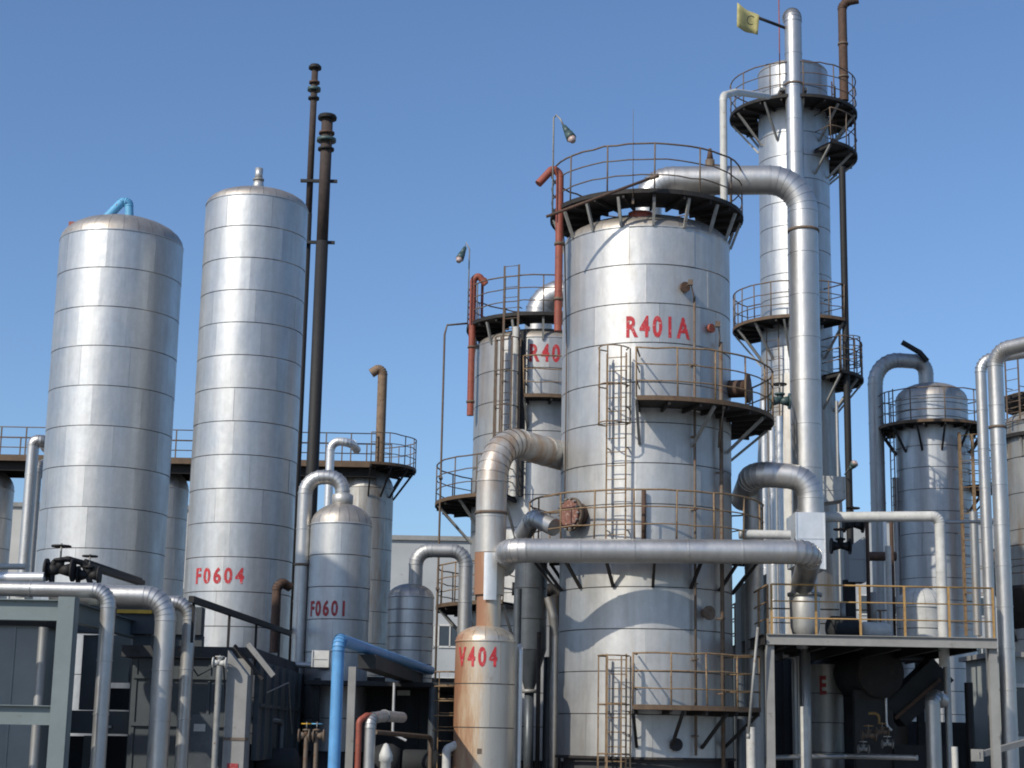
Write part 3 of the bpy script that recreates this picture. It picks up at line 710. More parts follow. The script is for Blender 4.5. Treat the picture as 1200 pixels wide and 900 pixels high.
# cyclone between V404 and the main reactor
C = Vessel('cyclone', 'cone bottomed vessel coloured dark for shade between the V404 vessel and the main reactor', 'vessel', 622, 700, 40, 19, 'steeldark')  # shade of the ring platform is put into the vessel colour
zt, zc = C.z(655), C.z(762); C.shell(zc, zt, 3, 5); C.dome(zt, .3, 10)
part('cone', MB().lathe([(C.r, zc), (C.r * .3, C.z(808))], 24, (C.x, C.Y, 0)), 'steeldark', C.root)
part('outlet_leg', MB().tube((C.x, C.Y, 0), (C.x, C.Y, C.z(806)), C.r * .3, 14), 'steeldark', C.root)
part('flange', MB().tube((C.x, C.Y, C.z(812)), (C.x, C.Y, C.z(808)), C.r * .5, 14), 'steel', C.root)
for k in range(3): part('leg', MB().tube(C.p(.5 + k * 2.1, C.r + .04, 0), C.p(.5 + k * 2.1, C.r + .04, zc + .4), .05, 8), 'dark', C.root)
pipe('curved_feed_pipe', 'pale elbow pipe low between the cone vessel and the main reactor', [at(642, 700, 39.8), at(648, 722, 39.8), at(650, 745, 39.9), (at(650, 745, 39.9).x, 39.9, 0)], .10, 'pipe_dull', .25, lap=.003)
pipe('transfer_pipe', 'stubby silver pipe beside the red manhole cover', [at(612, 628, 38.2), at(626, 606, 37.7), at(650, 618, 37.2)], .2, 'pipe', .3)

# ================================================================== tall tower
TW = Vessel('tower', 'tall slim silver column with ring platforms behind the main reactor', 'tower', 932, 300, 52, 41, 'clad')
zt = TW.z(88); TW.shell(.5, zt, round((zt - .5) / .78), 6); TW.dome(zt, .3, 16)
part('flared_skirt', MB().lathe([(TW.r * 1.3, 0), (TW.r * 1.16, TW.z(560)), (TW.r + .02, TW.z(445))], 36, (TW.x, TW.Y, 0)), 'clad_old', TW.root)
TW.platform(TW.z(138), 0, 2 * math.pi, 73.5 * mpp(at(932, 138, 52)), rail='raildark', edge='dark', br_h=1.0, br_step=.62, posts=12)
TW.platform(TW.z(187), .45, 2.2, 73 * mpp(at(932, 187, 52)), rail='raildark', edge='dark', br_h=.7, posts=5, rails=2)
TW.platform(TW.z(387), -2.4, .66, 74 * mpp(at(932, 387, 52)), rail='raildark', br_h=1.0, posts=10)
TW.platform(TW.z(447), .55, 2.4, 76 * mpp(at(932, 447, 52)), rail='raildark', edge='dark', br_h=1.0, posts=6)
TW.ladder(1.15, TW.z(187), TW.z(105), mat='rust', cage=None)
TW.ladder(1.3, TW.z(447), TW.z(378), mat='raildark', cage=(TW.z(432), TW.z(398)), hoopstep=.3)
TW.ladder(-.75, TW.z(560), TW.z(385), mat='raildark', cage=None)
a, b = vline(930.5, 215, 18, 50.2, 110)
pipe('tower_riser_pipe', 'silver riser pipe standing in front of the tall tower with rounded top', [(a.x, 50.2, TW.z(640)), b, b + Vector((0, .5, .12))], 10 * mpp(b), 'pipe', .3, sect=1.1, clamps=((0, .86),))
part('pipe_support', MB().box((a.x, 50.6, TW.z(128)), (.85, .7, .1)), 'steel', TW.root)
# flag
p0, p1 = at(921, 33, 50.2), at(889, 21, 49.6)
t = thing('flag', 'small faded yellow flag on a short pole near the tower top', 'flag', p1)
part('staff', MB().tube(p0, p1, .05, 8), 'black', t)
mb = MB(); n = 8; v = []; f = []
c0, c1, c2, c3 = at(890, 18, 49.6), at(888, 41, 49.6), at(863, 33, 49.3), at(863.5, 5, 49.3)
for i in range(n + 1):
    for j in range(5):
        u, w_ = i / n, j / 4; q = (c0.lerp(c3, u)).lerp(c1.lerp(c2, u), w_); q = q + Vector((0, math.sin(u * 5) * .08, .03 * math.sin(u * 7))); v.append(q)
f = [(i * 5 + j, i * 5 + j + 1, (i + 1) * 5 + j + 1, (i + 1) * 5 + j) for i in range(n) for j in range(4)]
mb.add(v, f, True); fo = part('cloth', mb, 'flag', t); sm_ = fo.modifiers.new('thickness', 'SOLIDIFY'); sm_.thickness = .012
for px, r_ in ((880, .12),):
    c = at(px, 24, 49.2); part('printed_mark', MB().path([c + Vector((math.cos(u) * r_, -.02, math.sin(u) * r_ * 1.2)) for u in [.7 + i * .5 for i in range(10)]], .016, 5), 'ink', t)
b0, b1 = vline(913.5, 110, -10, 50.5, 60)
t = thing('lightning_rod', 'thin reddish lightning rod beside the tower riser pipe', 'rod', b0); part('rod', MB().tube(b0, b1, .02, 6), 'redpipe', t); part('clamp', MB().box(b0, (.06, .3, .1)), 'raildark', t)
a, b = vline(988, 118, 8, 51.2, 60)
pipe('rusty_vent_pipe', 'rusty vent pipe with bent top standing right of the tower head', [a, b, b + Vector((.14, -.05, .16)), b + Vector((.5, -.15, .2))], 5.2 * mpp(a), 'rust', .2, lap=.004, clamps=((0, .25), (0, .6)))
a, b = vline(989, 760, 196, 50.6, 300)
pipe('black_downpipe', 'straight black pipe down the right side of the tall tower', [a, b], 4.2 * mpp(a), 'black', lap=.003, sect=3)
pipe('slim_grey_downpipe', 'slim grey pipe close beside the black pipe below the tower platform', [(a.x - .28, 50.8, 1), (a.x - .28, 50.8, zat(985, 470, 50.8))], .05, 'pipe_dull', lap=.002, sect=3)
for px, py, y1, Y in ((896, 470, 640, 46), (905, 500, 650, 46), (914, 488, 650, 45.5)):
    a, b = vline(px, y1, py, Y, 550)
    pipe('standpipe', {896: 'leftmost of the slim silver standpipes between reactor and tower', 905: 'middle of the slim silver standpipes between reactor and tower', 914: 'rightmost of the slim silver standpipes between reactor and tower'}[px], [(a.x, Y, 3.4), b], 3.8 * mpp(a), 'zinc', lap=.003, group='slim standpipes')
q = at(914, 470, 47); valve('dark blue valve on the standpipes below the tower platform', q, .16, 'lamp', 'black')
b0, b1 = at(996, 548, 49), at(1008, 533, 48.6)
floodlight('small floodlight clamped to the black tower pipe', at(990, 556, 50.4), b0, (at(996, 550, 49), at(1003, 541, 48.8)))

# crossover loop pipe and cladding boxes right of the reactor
zc = zat(900, 554, 37.6)
xl = at(884, 600, 37.6).x
pipe('crossover_pipe', 'silver crossover pipe bending into the box clad valve station', [(xl, 39.4, zc - .35), (xl, 37.7, zc), (xd - .04, 37.5, zc - .12), (xd - .04, 37.5, zat(944, 640, 37.5))], 15 * mpp(at(900, 554, 37.6)), 'pipe', .48, gores=7)
pipe('dark_drop_pipe', 'dark shaded drop pipe under the crossover pipe', [(xl + .12, 38.6, zc - .2), (xl + .12, 38.6, 0)], 11 * mpp(at(884, 600, 38)), 'pipe_dull', lap=.006)
def sheet_box(name, label, px0, px1, py0, py1, Y, dep, mat='zinc', slant=0.0, slant_bot=0.0, cat='cladding box'):
    a, b = at(px0, py0, Y), at(px1, py1, Y); t = thing(name, label, cat, ((a.x + b.x) / 2, Y + dep / 2, b.z))
    v = [(a.x, Y, b.z), (b.x, Y, b.z + slant_bot), (b.x, Y + dep, b.z + slant_bot), (a.x, Y + dep, b.z), (a.x, Y, a.z + slant), (b.x, Y, a.z), (b.x, Y + dep, a.z), (a.x, Y + dep, a.z + slant)]
    part('jacket', MB().add(v, [(0, 1, 5, 4), (1, 2, 6, 5), (2, 3, 7, 6), (3, 0, 4, 7), (4, 5, 6, 7), (3, 2, 1, 0)]), mat, t)
    for k in (.02, .98):
        z0, z1 = b.z + slant_bot * k, a.z + slant * (1 - k); x = a.x + (b.x - a.x) * k
        part('corner_trim', MB().beam((x, Y - .012, z0), (x, Y - .012, z1), .03, .02), mat, t)
    part('centre_seam', MB().beam((a.x + .01, Y - .008, (a.z + b.z) / 2), (b.x - .01, Y - .008, (a.z + b.z) / 2), .012, .02), mat, t)
    return t
sheet_box('valve_box', 'bright aluminium box jacket round the crossover pipe valve', 932, 968, 600, 662, 36.9, 1.2, 'zinc', 0, -.1)
sheet_box('insulation_box', 'crumpled pale aluminium insulation box above the white cross pipe', 957, 991, 558, 590, 39.5, .8, 'white', .02, .1)
sheet_box('grey_duct', 'tall grey slanted duct right of the main reactor', 868, 901, 672, 900, 39.5, 1.0, 'shed', -.25)
sheet_box('small_hood', 'small grey slope topped hood above the access platform', 994, 1015, 628, 682, 41.5, .6, 'wallgrey', -.3)
D = Vessel('reducer_vessel', 'silver cone ended vessel under the valve box behind the ochre railing', 'vessel', 943, 700, 38.2, 18, 'clad_dull')
part('barrel', MB().lathe([(0, D.z(655)), (D.r * .85, D.z(658)), (D.r * .85, D.z(690)), (D.r, D.z(700)), (D.r * .95, D.z(735)), (D.r * .55, D.z(760)), (0, D.z(762))], 26, (D.x, D.Y, 0)), 'clad_dull', D.root)
part('flange', MB().tube((D.x, D.Y, D.z(699)), (D.x, D.Y, D.z(695)), D.r * 1.12, 22), 'steel', D.root)
part('leg', MB().tube((D.x, D.Y, 0), (D.x, D.Y, D.z(760)), .1, 10), 'pipe_dull', D.root)
q0, q1 = at(966, 606, 38.4), at(1101, 605, 38.0)
pipe('white_cross_pipe', 'white horizontal pipe above the access platform turning down at right', [q0, q1, (q1.x, 38.0, 3.3)], 6 * mpp(q0), 'white', .18, lap=.004)
pipe('thin_cross_pipe', 'thin grey horizontal pipe at right behind the caged ladder', [at(1100, 612, 45), at(1170, 611, 45)], .045, 'pipe_dull', lap=.002)
q = at(1022, 653, 44); 
pipe('rusty_tie_pipe', 'short thick rusty horizontal pipe behind the white cross pipe', [at(1014, 652, 44), at(1050, 652, 44)], .12, 'rust', lap=.004)

# ================================================================== right vessel
RV_ = Vessel('fractionator_vessel', 'silver domed vessel at right with a loop pipe and dark ring platform', 'vessel', 1093.5, 540, 56.4, 41.5, 'clad')
zt = RV_.z(470); zdk2 = RV_.z(503)
RV_.shell(RV_.z(503) - .002, zt, 4, 7); RV_.dome(zt, 21 * .0285, 18)
RV_.shell(.4, RV_.z(503) - .006, 16, 7, r=RV_.r * 1.02)
RV_.platform(zdk2, 0, 2 * math.pi, 62 * mpp(at(1093, 500, 57)), rail='raildark', edge='edge', br_h=.8, br_step=.5, posts=10, bracket_mat='dark')
RV_.platform(RV_.z(572), .85, 2.0, 70 * mpp(at(1093, 570, 57)), rail='raildark', edge='dark', br_h=.8, posts=4, bracket_mat='dark')
RV_.ladder(.55, zat(1115, 745, 55), RV_.z(515), mat='rail', off=.3, cage=(RV_.z(700), RV_.z(520)), thick=2.2, wd=.3, cage_r=.45)
RV_.ladder(-1.5, RV_.z(600), RV_.z(500) + 1.2, mat='raildark', off=.2)
xl = at(1030, 560, 56.4).x; top = zat(1060, 421, 56.6)
pipe('loop_pipe', 'dark fat loop pipe over the domed vessel at right', [(xl, 56.6, 0), (xl, 56.6, top), (RV_.x, 57, top), (RV_.x, 57, RV_.z(448))], 8.8 * mpp(at(1030, 560, 56.6)), 'pipe_dull', .95, gores=8, sect=1.4)
q = at(1076, 409, 56.6); pipe('vent_stub', 'short dark vent stub on top of the loop pipe at right', [q + Vector((.3, 0, -.42)), q + Vector((.05, 0, -.12)), at(1057, 401, 56.6)], .09, 'black', .2, lap=.003)
pipe('slim_tracer_pipe', 'slim blue grey pipe beside the tall loop pipe at right', [(xl + .55, 56.4, 0), (xl + .55, 56.4, zat(1046, 560, 56.4))], .1, 'pipe_dull', lap=.003)
S_ = Vessel('squat_drum', 'squat whitish domed drum standing behind the ochre railing', 'drum', 1078, 720, 41.4, 27, 'white', zbase=3.7)
zt = S_.z(712); S_.shell(zat(1078, 748, 36.3), zt, 2, 5); S_.dome(zt, S_.z(688) - zt, 12)

# right pipes
p_, q_ = vline(1173, 780, 412, 40, 600)
pipe('pipe_riser', 'fat silver riser at the right edge bending out of the picture', [(p_.x, 40, 0), (p_.x, 40, q_.z), (p_.x + 1.2, 38.6, q_.z + .1)], 9.3 * mpp(p_), 'pipe', .4, gores=7, clamps=((0, .83),))
p_, q_ = vline(1155.5, 780, 422, 42, 600)
pipe('pipe_riser', 'thinner silver riser just left of the fat one at the right edge', [(p_.x, 42, 0), (p_.x, 42, q_.z), (p_.x + 1.4, 42, q_.z + .25)], 6.6 * mpp(p_), 'pipe', .38, gores=7)
ET = Vessel('edge_tank', 'grey tank cut off by the right picture edge with dark platforms', 'tank', 1240, 600, 46, 59, 'clad_old')
zt = ET.z(500); ET.shell(.5, zt, 10, 7); ET.dome(zt, .5, 14)
ET.platform(ET.z(515), 0, 2 * math.pi, 64 * mpp(at(1240, 500, 46)), rail='raildark', edge='dark', br_h=.5)
ET.platform(ET.z(692), -2.4, .6, 76 * mpp(at(1240, 690, 46)), rail='raildark', edge='dark', br_h=1.3, bracket_mat='dark')
part('cone_support', MB().lathe([(75 * .0235, ET.z(694)), (ET.r * .9, ET.z(755)), (ET.r * .9, ET.z(694))], 24, (ET.x, ET.Y, 0), -2.4, .6), 'dark', ET.root)
ET.ladder(-1.0, ET.z(500), ET.z(425), mat='raildark', off=.25)
part('upper_platform', MB().lathe([(0, ET.z(468)), (60 * .0235, ET.z(468)), (55 * .0235, ET.z(480)), (0, ET.z(478))], 20, (ET.x, ET.Y, 0)), 'dark', ET.root)
# low shed at the right edge
t = thing('pump_shed', 'small grey shed with a pale window frame at the lower right edge', 'shed', (at(1215, 850, 43).x, 44.5, 0))
x0, x1 = at(1172, 850, 43).x, at(1300, 850, 43).x; zs = zat(1185, 770, 43); x9 = (x0 + x1) / 2
part('wall', MB().box((x9, 44.5, zs / 2), (x1 - x0, 3, zs)), 'shed', t)
part('roof_slab', MB().box((x9, 44.5, zs + .06), (x1 - x0 + .3, 3.3, .12)), 'conc', t)
za, zb_ = zat(1190, 803, 42.9), zat(1190, 925, 42.9)
wf = MB(); wx = at(1190, 850, 42.95).x + .6; ww = 1.7
for dx, dz, sx, sz in ((0, za, ww, .1), (-ww / 2, (za + zb_) / 2, .1, za - zb_), (ww / 2, (za + zb_) / 2, .1, za - zb_), (0, zat(1190, 865, 42.9), ww, .08)): wf.box((wx + dx, 42.96, dz), (sx, .08, sz))
wn = part('window', wf, 'white', t); part('pane', MB().box((wx, 42.985, (za + zb_) / 2), (ww - .1, .03, za - zb_ - .05)), 'glass', wn)

# ================================================================== access platform at right
q0, q1 = at(898, 751, 36.3), at(1168, 751, 36.3); zd = (q0.z + q1.z) / 2 + .09
P_ = thing('access_platform', 'steel access platform with ochre railing on grey legs at right', 'platform', ((q0.x + q1.x) / 2, 39.5, 0))
YF, YK = 36.3, 43.0
part('deck', MB().box(((q0.x + q1.x) / 2, (YF + YK) / 2, zd - .03), (q1.x - q0.x, YK - YF, .05)), 'dark', P_)
part('edge_beam', MB().ibeam((q0.x, YF - .03, zd - .1), (q1.x, YF - .03, zd - .1), .12, .22), 'conc', P_)
part('edge_beam', MB().ibeam((q0.x - .03, YF, zd - .1), (q0.x - .03, YK, zd - .1), .12, .22), 'dark', P_)
for k in range(6):
    x = q0.x + (q1.x - q0.x) * (k + .5) / 6; part('joist', MB().ibeam((x, YF + .1, zd - .16), (x, YK, zd - .16), .1, .2), 'dark', P_)
for x, y in ((q0.x + .08, YF + .1), (q1.x - .08, YF + .1), (q0.x + .08, YK - .1), (q1.x - .08, YK - .1), ((q0.x + q1.x) / 2, YK - .1)):
    part('leg', MB().box((x, y, (zd - .2) / 2), (.17, .17, zd - .2)), 'conc' if y < 38 else 'dark', P_)
bar_rail(P_, (q0.x + .12, YF, zd), (q1.x - .05, YF, zd), 'railbright', 6, 1.06)
bar_rail(P_, (q0.x + .06, YF + .15, zd), (q0.x + .06, YK, zd), 'rail', 6, 1.06)
bar_rail(P_, (q0.x + .12, YK, zd), (q1.x - .05, YK, zd), 'rail', 6, 1.06)
# things on and under it
E = Vessel('exchanger_column', 'shaded grey column with red lettering under the access platform', 'column', 968, 830, 42, 20, 'clad_old')  # darker cladding chosen to put under-deck shade into the column's colour
E.shell(0, zd - .35, 5, 5)
E.text('E', -.35, E.zf(813, 957), .42, 'letterold', squeeze=.6); 
c = at(1004, 790, 41.5)
t = thing('heat_exchanger', 'dark round ended heat exchanger under the access platform', 'exchanger', (c.x, 42, 0))
part('barrel', MB().lathe([(0, -1.2), (.5, -1.2), (.5, 1.6), (0, 1.6)], 26, c, axis=(-.25, 1, 0)), 'shadeblack', t)
ch = part('channel_cover', MB().lathe([(0, -.02), (.42, -.02), (.56, 0), (.6, .02), (.6, .12), (.5, .12)], 26, c + Vector((.3, -1.3, 0)), axis=(-.25, 1, 0)), 'dark', t)
for y in (-.8, 1.0): part('saddle', MB().box((c.x - .25 * y, c.y + y, c.z / 2 - .2), (.9, .25, c.z - .4)), 'concdark', t)
q = at(1060, 800, 40.5)
t = thing('inclined_conveyor', 'black inclined chute dropping leftward under the access platform', 'chute', q)
part('trough', MB().beam(at(1045, 838, 41), at(1100, 785, 41), .9, .7), 'shadeblack', t); part('chute_lip', MB().beam(at(1049, 842, 40.5), at(1102, 796, 40.5), .06, .08), 'rust', t)
part('stand', MB().box((at(1075, 850, 41).x, 41, .8), (1.4, 1.2, 1.6)), 'shadeblack', t)
for i, (px, y0, Y, r_, mt, lb) in enumerate(((936, 760, 41.8, .07, 'pipe', 'slim silver pipe left of the column under the access platform'), (1094, 822, 39.2, .17, 'pipe', 'capped silver pipe under the right half of the access platform'), (1112, 775, 40, .08, 'pipe_dull', 'dull pipe right of the capped silver pipe'), (880, 852, 36.6, .1, 'white', 'short white standpipe left of the access platform leg'), (943, 828, 37.6, .09, 'white', 'short pale post in front of the lettered column'), (1118, 875, 37.5, .07, 'white', 'low white post near the right platform leg'), (1137, 800, 41, .1, 'black', 'black pipe near the right end of the access platform'))):
    a, b = vline(px, 900, y0, Y, 860)
    pipe('standpipe', lb, [(a.x, Y, 0), b] + ([b + Vector((.1, .1, .1)), b + Vector((.3, .25, .02))] if i == 1 else []), r_, mt, .12, lap=.003)
for i, (px, py, s_) in enumerate(((1018, 862, .09), (1034, 858, .08), (1012, 878, .07), (1040, 872, .07))):
    valve(['brassy valve with bright wheel under the access platform, upper left of four', 'brassy valve under the access platform, upper right of four', 'lowest left of four small valves under the access platform', 'lowest right of four small valves under the access platform'][i], at(px, py, 39.5), s_, 'raildark' if i < 2 else 'steel', 'railbright' if i < 2 else 'white', stem=2.4)
t = thing('diagonal_brace', 'pale diagonal steel brace low at the lower right', 'brace', at(1145, 885, 37)); part('bar', MB().beam(at(1145, 885, 37), at(1215, 866, 38), .12, .12), 'conc', t); part('gusset', MB().box(at(1145, 885, 37), (.25, .05, .25)), 'conc', t)
b0, b1 = at(888, 735, 36), at(877, 860, 36)
t = thing('leaning_pole', 'thin grey pole leaning between the reactor and the access platform', 'pole', b1); part('shaft', MB().tube(b0, b1, .03, 8), 'steel', t); part('foot_cap', MB().tube(b1, b1 + Vector((-.01, 0, -.1)), .045, 8), 'steel', t)

# equipment standing on the deck behind the railing
for i, (px, py, r_, h, lb) in enumerate(((1025, 735, .22, .75, 'pale rounded pump motor behind the ochre railing'), (988, 738, .28, .5, 'dark low pump casing behind the ochre railing'))):
    c = at(px, 745, 40); t = thing('pump', lb, 'pump', (c.x, 40, zd))
    part('base_plate', MB().box((c.x, 40, zd + .05), (.7, .5, .08)), 'dark', t)
    part('motor', MB().lathe([(0, -.35), (r_ * .8, -.35), (r_, -.28), (r_, .28), (r_ * .8, .35), (0, .35)], 18, (c.x, 40, zd + .12 + r_), axis=(1, .3, 0)), 'white' if i == 0 else 'shadeblack', t)
    part('discharge', MB().tube((c.x, 40, zd + .2 + r_), (c.x, 40, zd + .5 + h), .07, 10), 'steel', t)
a, b = vline(1052, 745, 640, 41, 700); pipe('standpipe', 'pale standpipe behind the railing left of the squat drum', [(a.x - .2, 41, zd), (a.x - .2, 41, b.z)], .07, 'white', lap=.002)
a, b = vline(1003, 745, 690, 41, 700); pipe('standpipe', 'dark standpipe under the small grey hood', [(a.x, 41.8, zd), (a.x, 41.8, zat(1003, 680, 41.8))], .16, 'black', lap=.003)
for i, (px, py) in enumerate(((985, 640), (1000, 615))): valve(['dark valve behind the bright valve box', 'dark valve under the white cross pipe'][i], at(px, py, 39.8), .13, 'black', 'rust')

# ================================================================== lower left: steel frame, pipes, dark structure
YFm = 30.0
t = thing('steel_frame', 'grey green painted steel frame at the lower left corner', 'frame', (at(40, 850, YFm).x, YFm, 0)); FR = t
xc = at(74, 800, YFm).x; z1, z2, z3 = zat(40, 715, YFm), zat(40, 838, YFm), 0
part('column', MB().ibeam((xc, YFm, 0), (xc, YFm, zat(74, 700, YFm)), .29, .3), 'frame', t)
part('column', MB().box((xc, YFm - .16, zat(74, 700, YFm) / 2), (.285, .012, zat(74, 700, YFm))), 'frame', t)
for zc_, h in ((z1, .36), (z2, .33)):
    part('beam', MB().ibeam((xc - 4, YFm + .01, zc_), (xc - .15, YFm + .01, zc_), .22, h), 'frame', t)
part('column', MB().ibeam((xc - 4.1, YFm, 0), (xc - 4.1, YFm, z1 + .2), .29, .3), 'frame', t)
part('beam', MB().ibeam((xc, YFm + .16, z1), (xc, YFm + 6, z1), .2, .34), 'frame', t)
part('column', MB().ibeam((xc, YFm + 6.1, 0), (xc, YFm + 6.1, z1 + .2), .25, .25), 'frame', t)
t = thing('equipment_cabin', 'plain grey cabin wall seen through the steel frame at lower left', 'cabin', (xc - 2.6, 34, 0))
xw = at(44, 800, 33).x; zw = zat(20, 733, 33)
part('wall', MB().box((xw - 2, 34, zw / 2), (4, 2, zw)), 'shed', t); part('roof_trim', MB().box((xw - 2, 34, zw + .07), (4.2, 2.2, .14)), 'dark', t)
for k in range(4): part('wall_rib', MB().box((xw - .5 - k, 32.985, zw / 2), (.05, .03, zw)), 'shed', t)
a, b = vline(45, 900, 735, 31.2, 820); pipe('frame_downpipe', 'dark slim downpipe inside the grey green steel frame', [(a.x, 31.2, 0), b], .085, 'pipe_dull', lap=.003)

Yp = 31.2
def leftpipe(label, px_v, half, py_h, px_from, Y, mat='pipe', dropY=0, bend=.3, sy=None):
    v0, _ = vline(px_v, 900, py_h, Y, 830); rr = half * mpp(v0); zh = zat(px_v, py_h, Y)
    st = at(px_from, py_h, Y)
    pipe('rack_pipe', label, [(st.x, sy or Y, zh), (v0.x, Y, zh), (v0.x, Y, 0)], rr, mat, bend, gores=7)
leftpipe('front silver rack pipe turning down next to the steel frame', 119, 9, 692, -40, 30.9, 'pipe', bend=.28)
leftpipe('fat silver rack pipe turning down, middle of the three at lower left', 188, 12.5, 699, 60, 31.8, 'pipe', bend=.42)
leftpipe('slimmer silver rack pipe turning down right of the fat one', 216, 7.8, 706, 130, 32.6, 'pipe', bend=.3)
pipe('rack_pipe', 'bright short horizontal pipe end above the steel frame at left edge', [at(-40, 677, 32.2), at(52, 677, 32.2)], 6.3 * .0165, 'zinc', lap=.004)
pipe('rack_pipe', 'short upper pale pipe at the left picture edge', [at(-30, 664, 34), at(30, 664, 34)], .06, 'white', lap=.002)
valve('dark gate valve above the front rack pipe, left of two', at(70, 668, 32.4), .15, 'black', 'black'); valve('dark gate valve above the front rack pipe, right of two', at(104, 674, 32.6), .12, 'black', 'black')
pipe('black_valve_line', 'black small bore line linking the two gate valves', [at(60, 690, 32.4), at(62, 658, 32.4), at(80, 655, 32.4), at(98, 660, 32.6), at(108, 690, 32.6)], .055, 'black', .1, lap=.002)
q0, q1 = at(100, 662, 33), at(165, 683, 40)
t = thing('cable_tray', 'dark cable tray sloping back below the leftmost tall tank', 'cable tray', q0); part('tray', MB().beam(q0, q1, .2, .1), 'black', t); part('cable', MB().tube(q0 + Vector((0, 0, .08)), q1 + Vector((0, 0, .08)), .04, 8), 'black', t)

# dark pipe rack structure running back
XF = at(275, 750, 31.0).x; zT = zat(275, 750, 31.0); x0 = at(150, 750, 33).x
t = thing('pipe_rack', 'dark pipe rack structure running back below the F0604 tank', 'pipe rack', (XF - 1, 36, 0)); PR = t
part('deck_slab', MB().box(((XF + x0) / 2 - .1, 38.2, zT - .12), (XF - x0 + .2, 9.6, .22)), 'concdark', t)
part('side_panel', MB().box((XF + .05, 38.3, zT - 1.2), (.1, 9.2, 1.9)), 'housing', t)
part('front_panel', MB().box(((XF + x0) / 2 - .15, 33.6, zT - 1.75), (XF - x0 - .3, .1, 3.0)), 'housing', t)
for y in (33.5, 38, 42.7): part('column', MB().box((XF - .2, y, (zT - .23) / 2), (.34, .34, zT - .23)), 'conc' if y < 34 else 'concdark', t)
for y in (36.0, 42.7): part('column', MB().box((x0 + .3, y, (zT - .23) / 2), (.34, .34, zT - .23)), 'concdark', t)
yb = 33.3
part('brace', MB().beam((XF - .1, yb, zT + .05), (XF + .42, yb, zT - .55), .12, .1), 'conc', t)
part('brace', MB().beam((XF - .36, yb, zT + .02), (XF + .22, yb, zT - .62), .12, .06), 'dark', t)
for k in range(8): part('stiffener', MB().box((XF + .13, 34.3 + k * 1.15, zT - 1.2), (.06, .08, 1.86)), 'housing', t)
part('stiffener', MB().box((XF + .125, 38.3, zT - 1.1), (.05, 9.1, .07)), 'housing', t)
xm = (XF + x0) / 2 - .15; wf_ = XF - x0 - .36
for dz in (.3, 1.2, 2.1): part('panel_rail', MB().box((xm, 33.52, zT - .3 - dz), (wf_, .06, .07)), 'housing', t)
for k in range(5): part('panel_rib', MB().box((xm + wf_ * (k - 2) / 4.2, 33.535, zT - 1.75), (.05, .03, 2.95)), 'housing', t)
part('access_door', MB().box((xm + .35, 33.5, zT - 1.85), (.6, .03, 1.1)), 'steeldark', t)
part('notice_plate', MB().box((xm + .35, 33.47, zT - 1.55), (.22, .02, .14)), 'white', t)
# its handrail
h0 = at(224, 702, 32.0); h1 = at(347, 745, 43.4); h1.z = h0.z
part('handrail', MB().beam(h0, h1, .1, .12), 'black', t)
for k in (.02, .30, .55, .8, .99):
    q = h0.lerp(h1, k); part('post', MB().box((q.x, q.y, (q.z + zT) / 2), (.05, .05, q.z - zT)), 'black', t)
# dark bay of the rack behind the left pipes
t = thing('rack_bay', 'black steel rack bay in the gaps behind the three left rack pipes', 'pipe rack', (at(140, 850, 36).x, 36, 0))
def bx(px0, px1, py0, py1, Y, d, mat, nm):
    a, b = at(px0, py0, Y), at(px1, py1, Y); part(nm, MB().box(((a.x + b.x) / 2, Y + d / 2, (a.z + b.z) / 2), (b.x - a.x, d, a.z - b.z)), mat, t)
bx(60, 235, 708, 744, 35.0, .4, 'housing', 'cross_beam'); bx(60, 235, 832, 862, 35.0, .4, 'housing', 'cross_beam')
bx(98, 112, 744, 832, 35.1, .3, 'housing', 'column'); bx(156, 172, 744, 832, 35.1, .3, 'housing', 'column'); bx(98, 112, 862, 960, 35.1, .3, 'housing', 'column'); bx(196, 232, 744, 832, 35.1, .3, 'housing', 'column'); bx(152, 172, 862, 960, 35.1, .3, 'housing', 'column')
bx(112, 150, 744, 800, 36.2, .2, 'shed', 'panel'); bx(112, 150, 806, 832, 36.2, .2, 'shadeblack', 'panel'); bx(60, 98, 862, 960, 36.2, .2, 'shadeblack', 'panel'); bx(112, 152, 862, 960, 36.2, .2, 'shadeblack', 'panel'); bx(172, 232, 862, 960, 36.2, .2, 'shadeblack', 'panel')
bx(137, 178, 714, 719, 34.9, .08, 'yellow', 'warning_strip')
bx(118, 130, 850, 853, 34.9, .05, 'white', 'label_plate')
# grey front pilaster
pa = at(276, 830, 31.6)
t = thing('pilaster', 'grey concrete pillar with a chamfered head at lower left', 'pillar', (pa.x, 31.8, 0)); zp_ = zat(270, 765, 31.6)
part('shaft', MB().add([(pa.x - .19, 31.6, 0), (pa.x + .19, 31.6, 0), (pa.x + .19, 32, 0), (pa.x - .19, 32, 0), (pa.x - .19, 31.6, zp_ + .05), (pa.x + .19, 31.6, zp_ - .4), (pa.x + .19, 32, zp_ - .4), (pa.x - .19, 32, zp_ + .05)], [(0, 1, 5, 4), (1, 2, 6, 5), (2, 3, 7, 6), (3, 0, 4, 7), (4, 5, 6, 7)]), 'conc', t)
part('strap', MB().box((pa.x, 31.8, zat(276, 866, 31.6)), (.4, .43, .05)), 'raildark', t)
part('painted_mark', MB().box((pa.x, 31.592, zat(276, 898, 31.6)), (.2, .012, .1)), 'letterold', t)
a, b = vline(254, 900, 780, 31.4, 840); pipe('grey_standpipe', 'slim grey standpipe with a valve head left of the concrete pillar', [(a.x, 31.4, 0), b], .055, 'steel', lap=.002)
valve('small pale valve on the slim standpipe left of the pillar', b + Vector((0, 0, .05)), .07, 'white', 'white', stem=1.6)

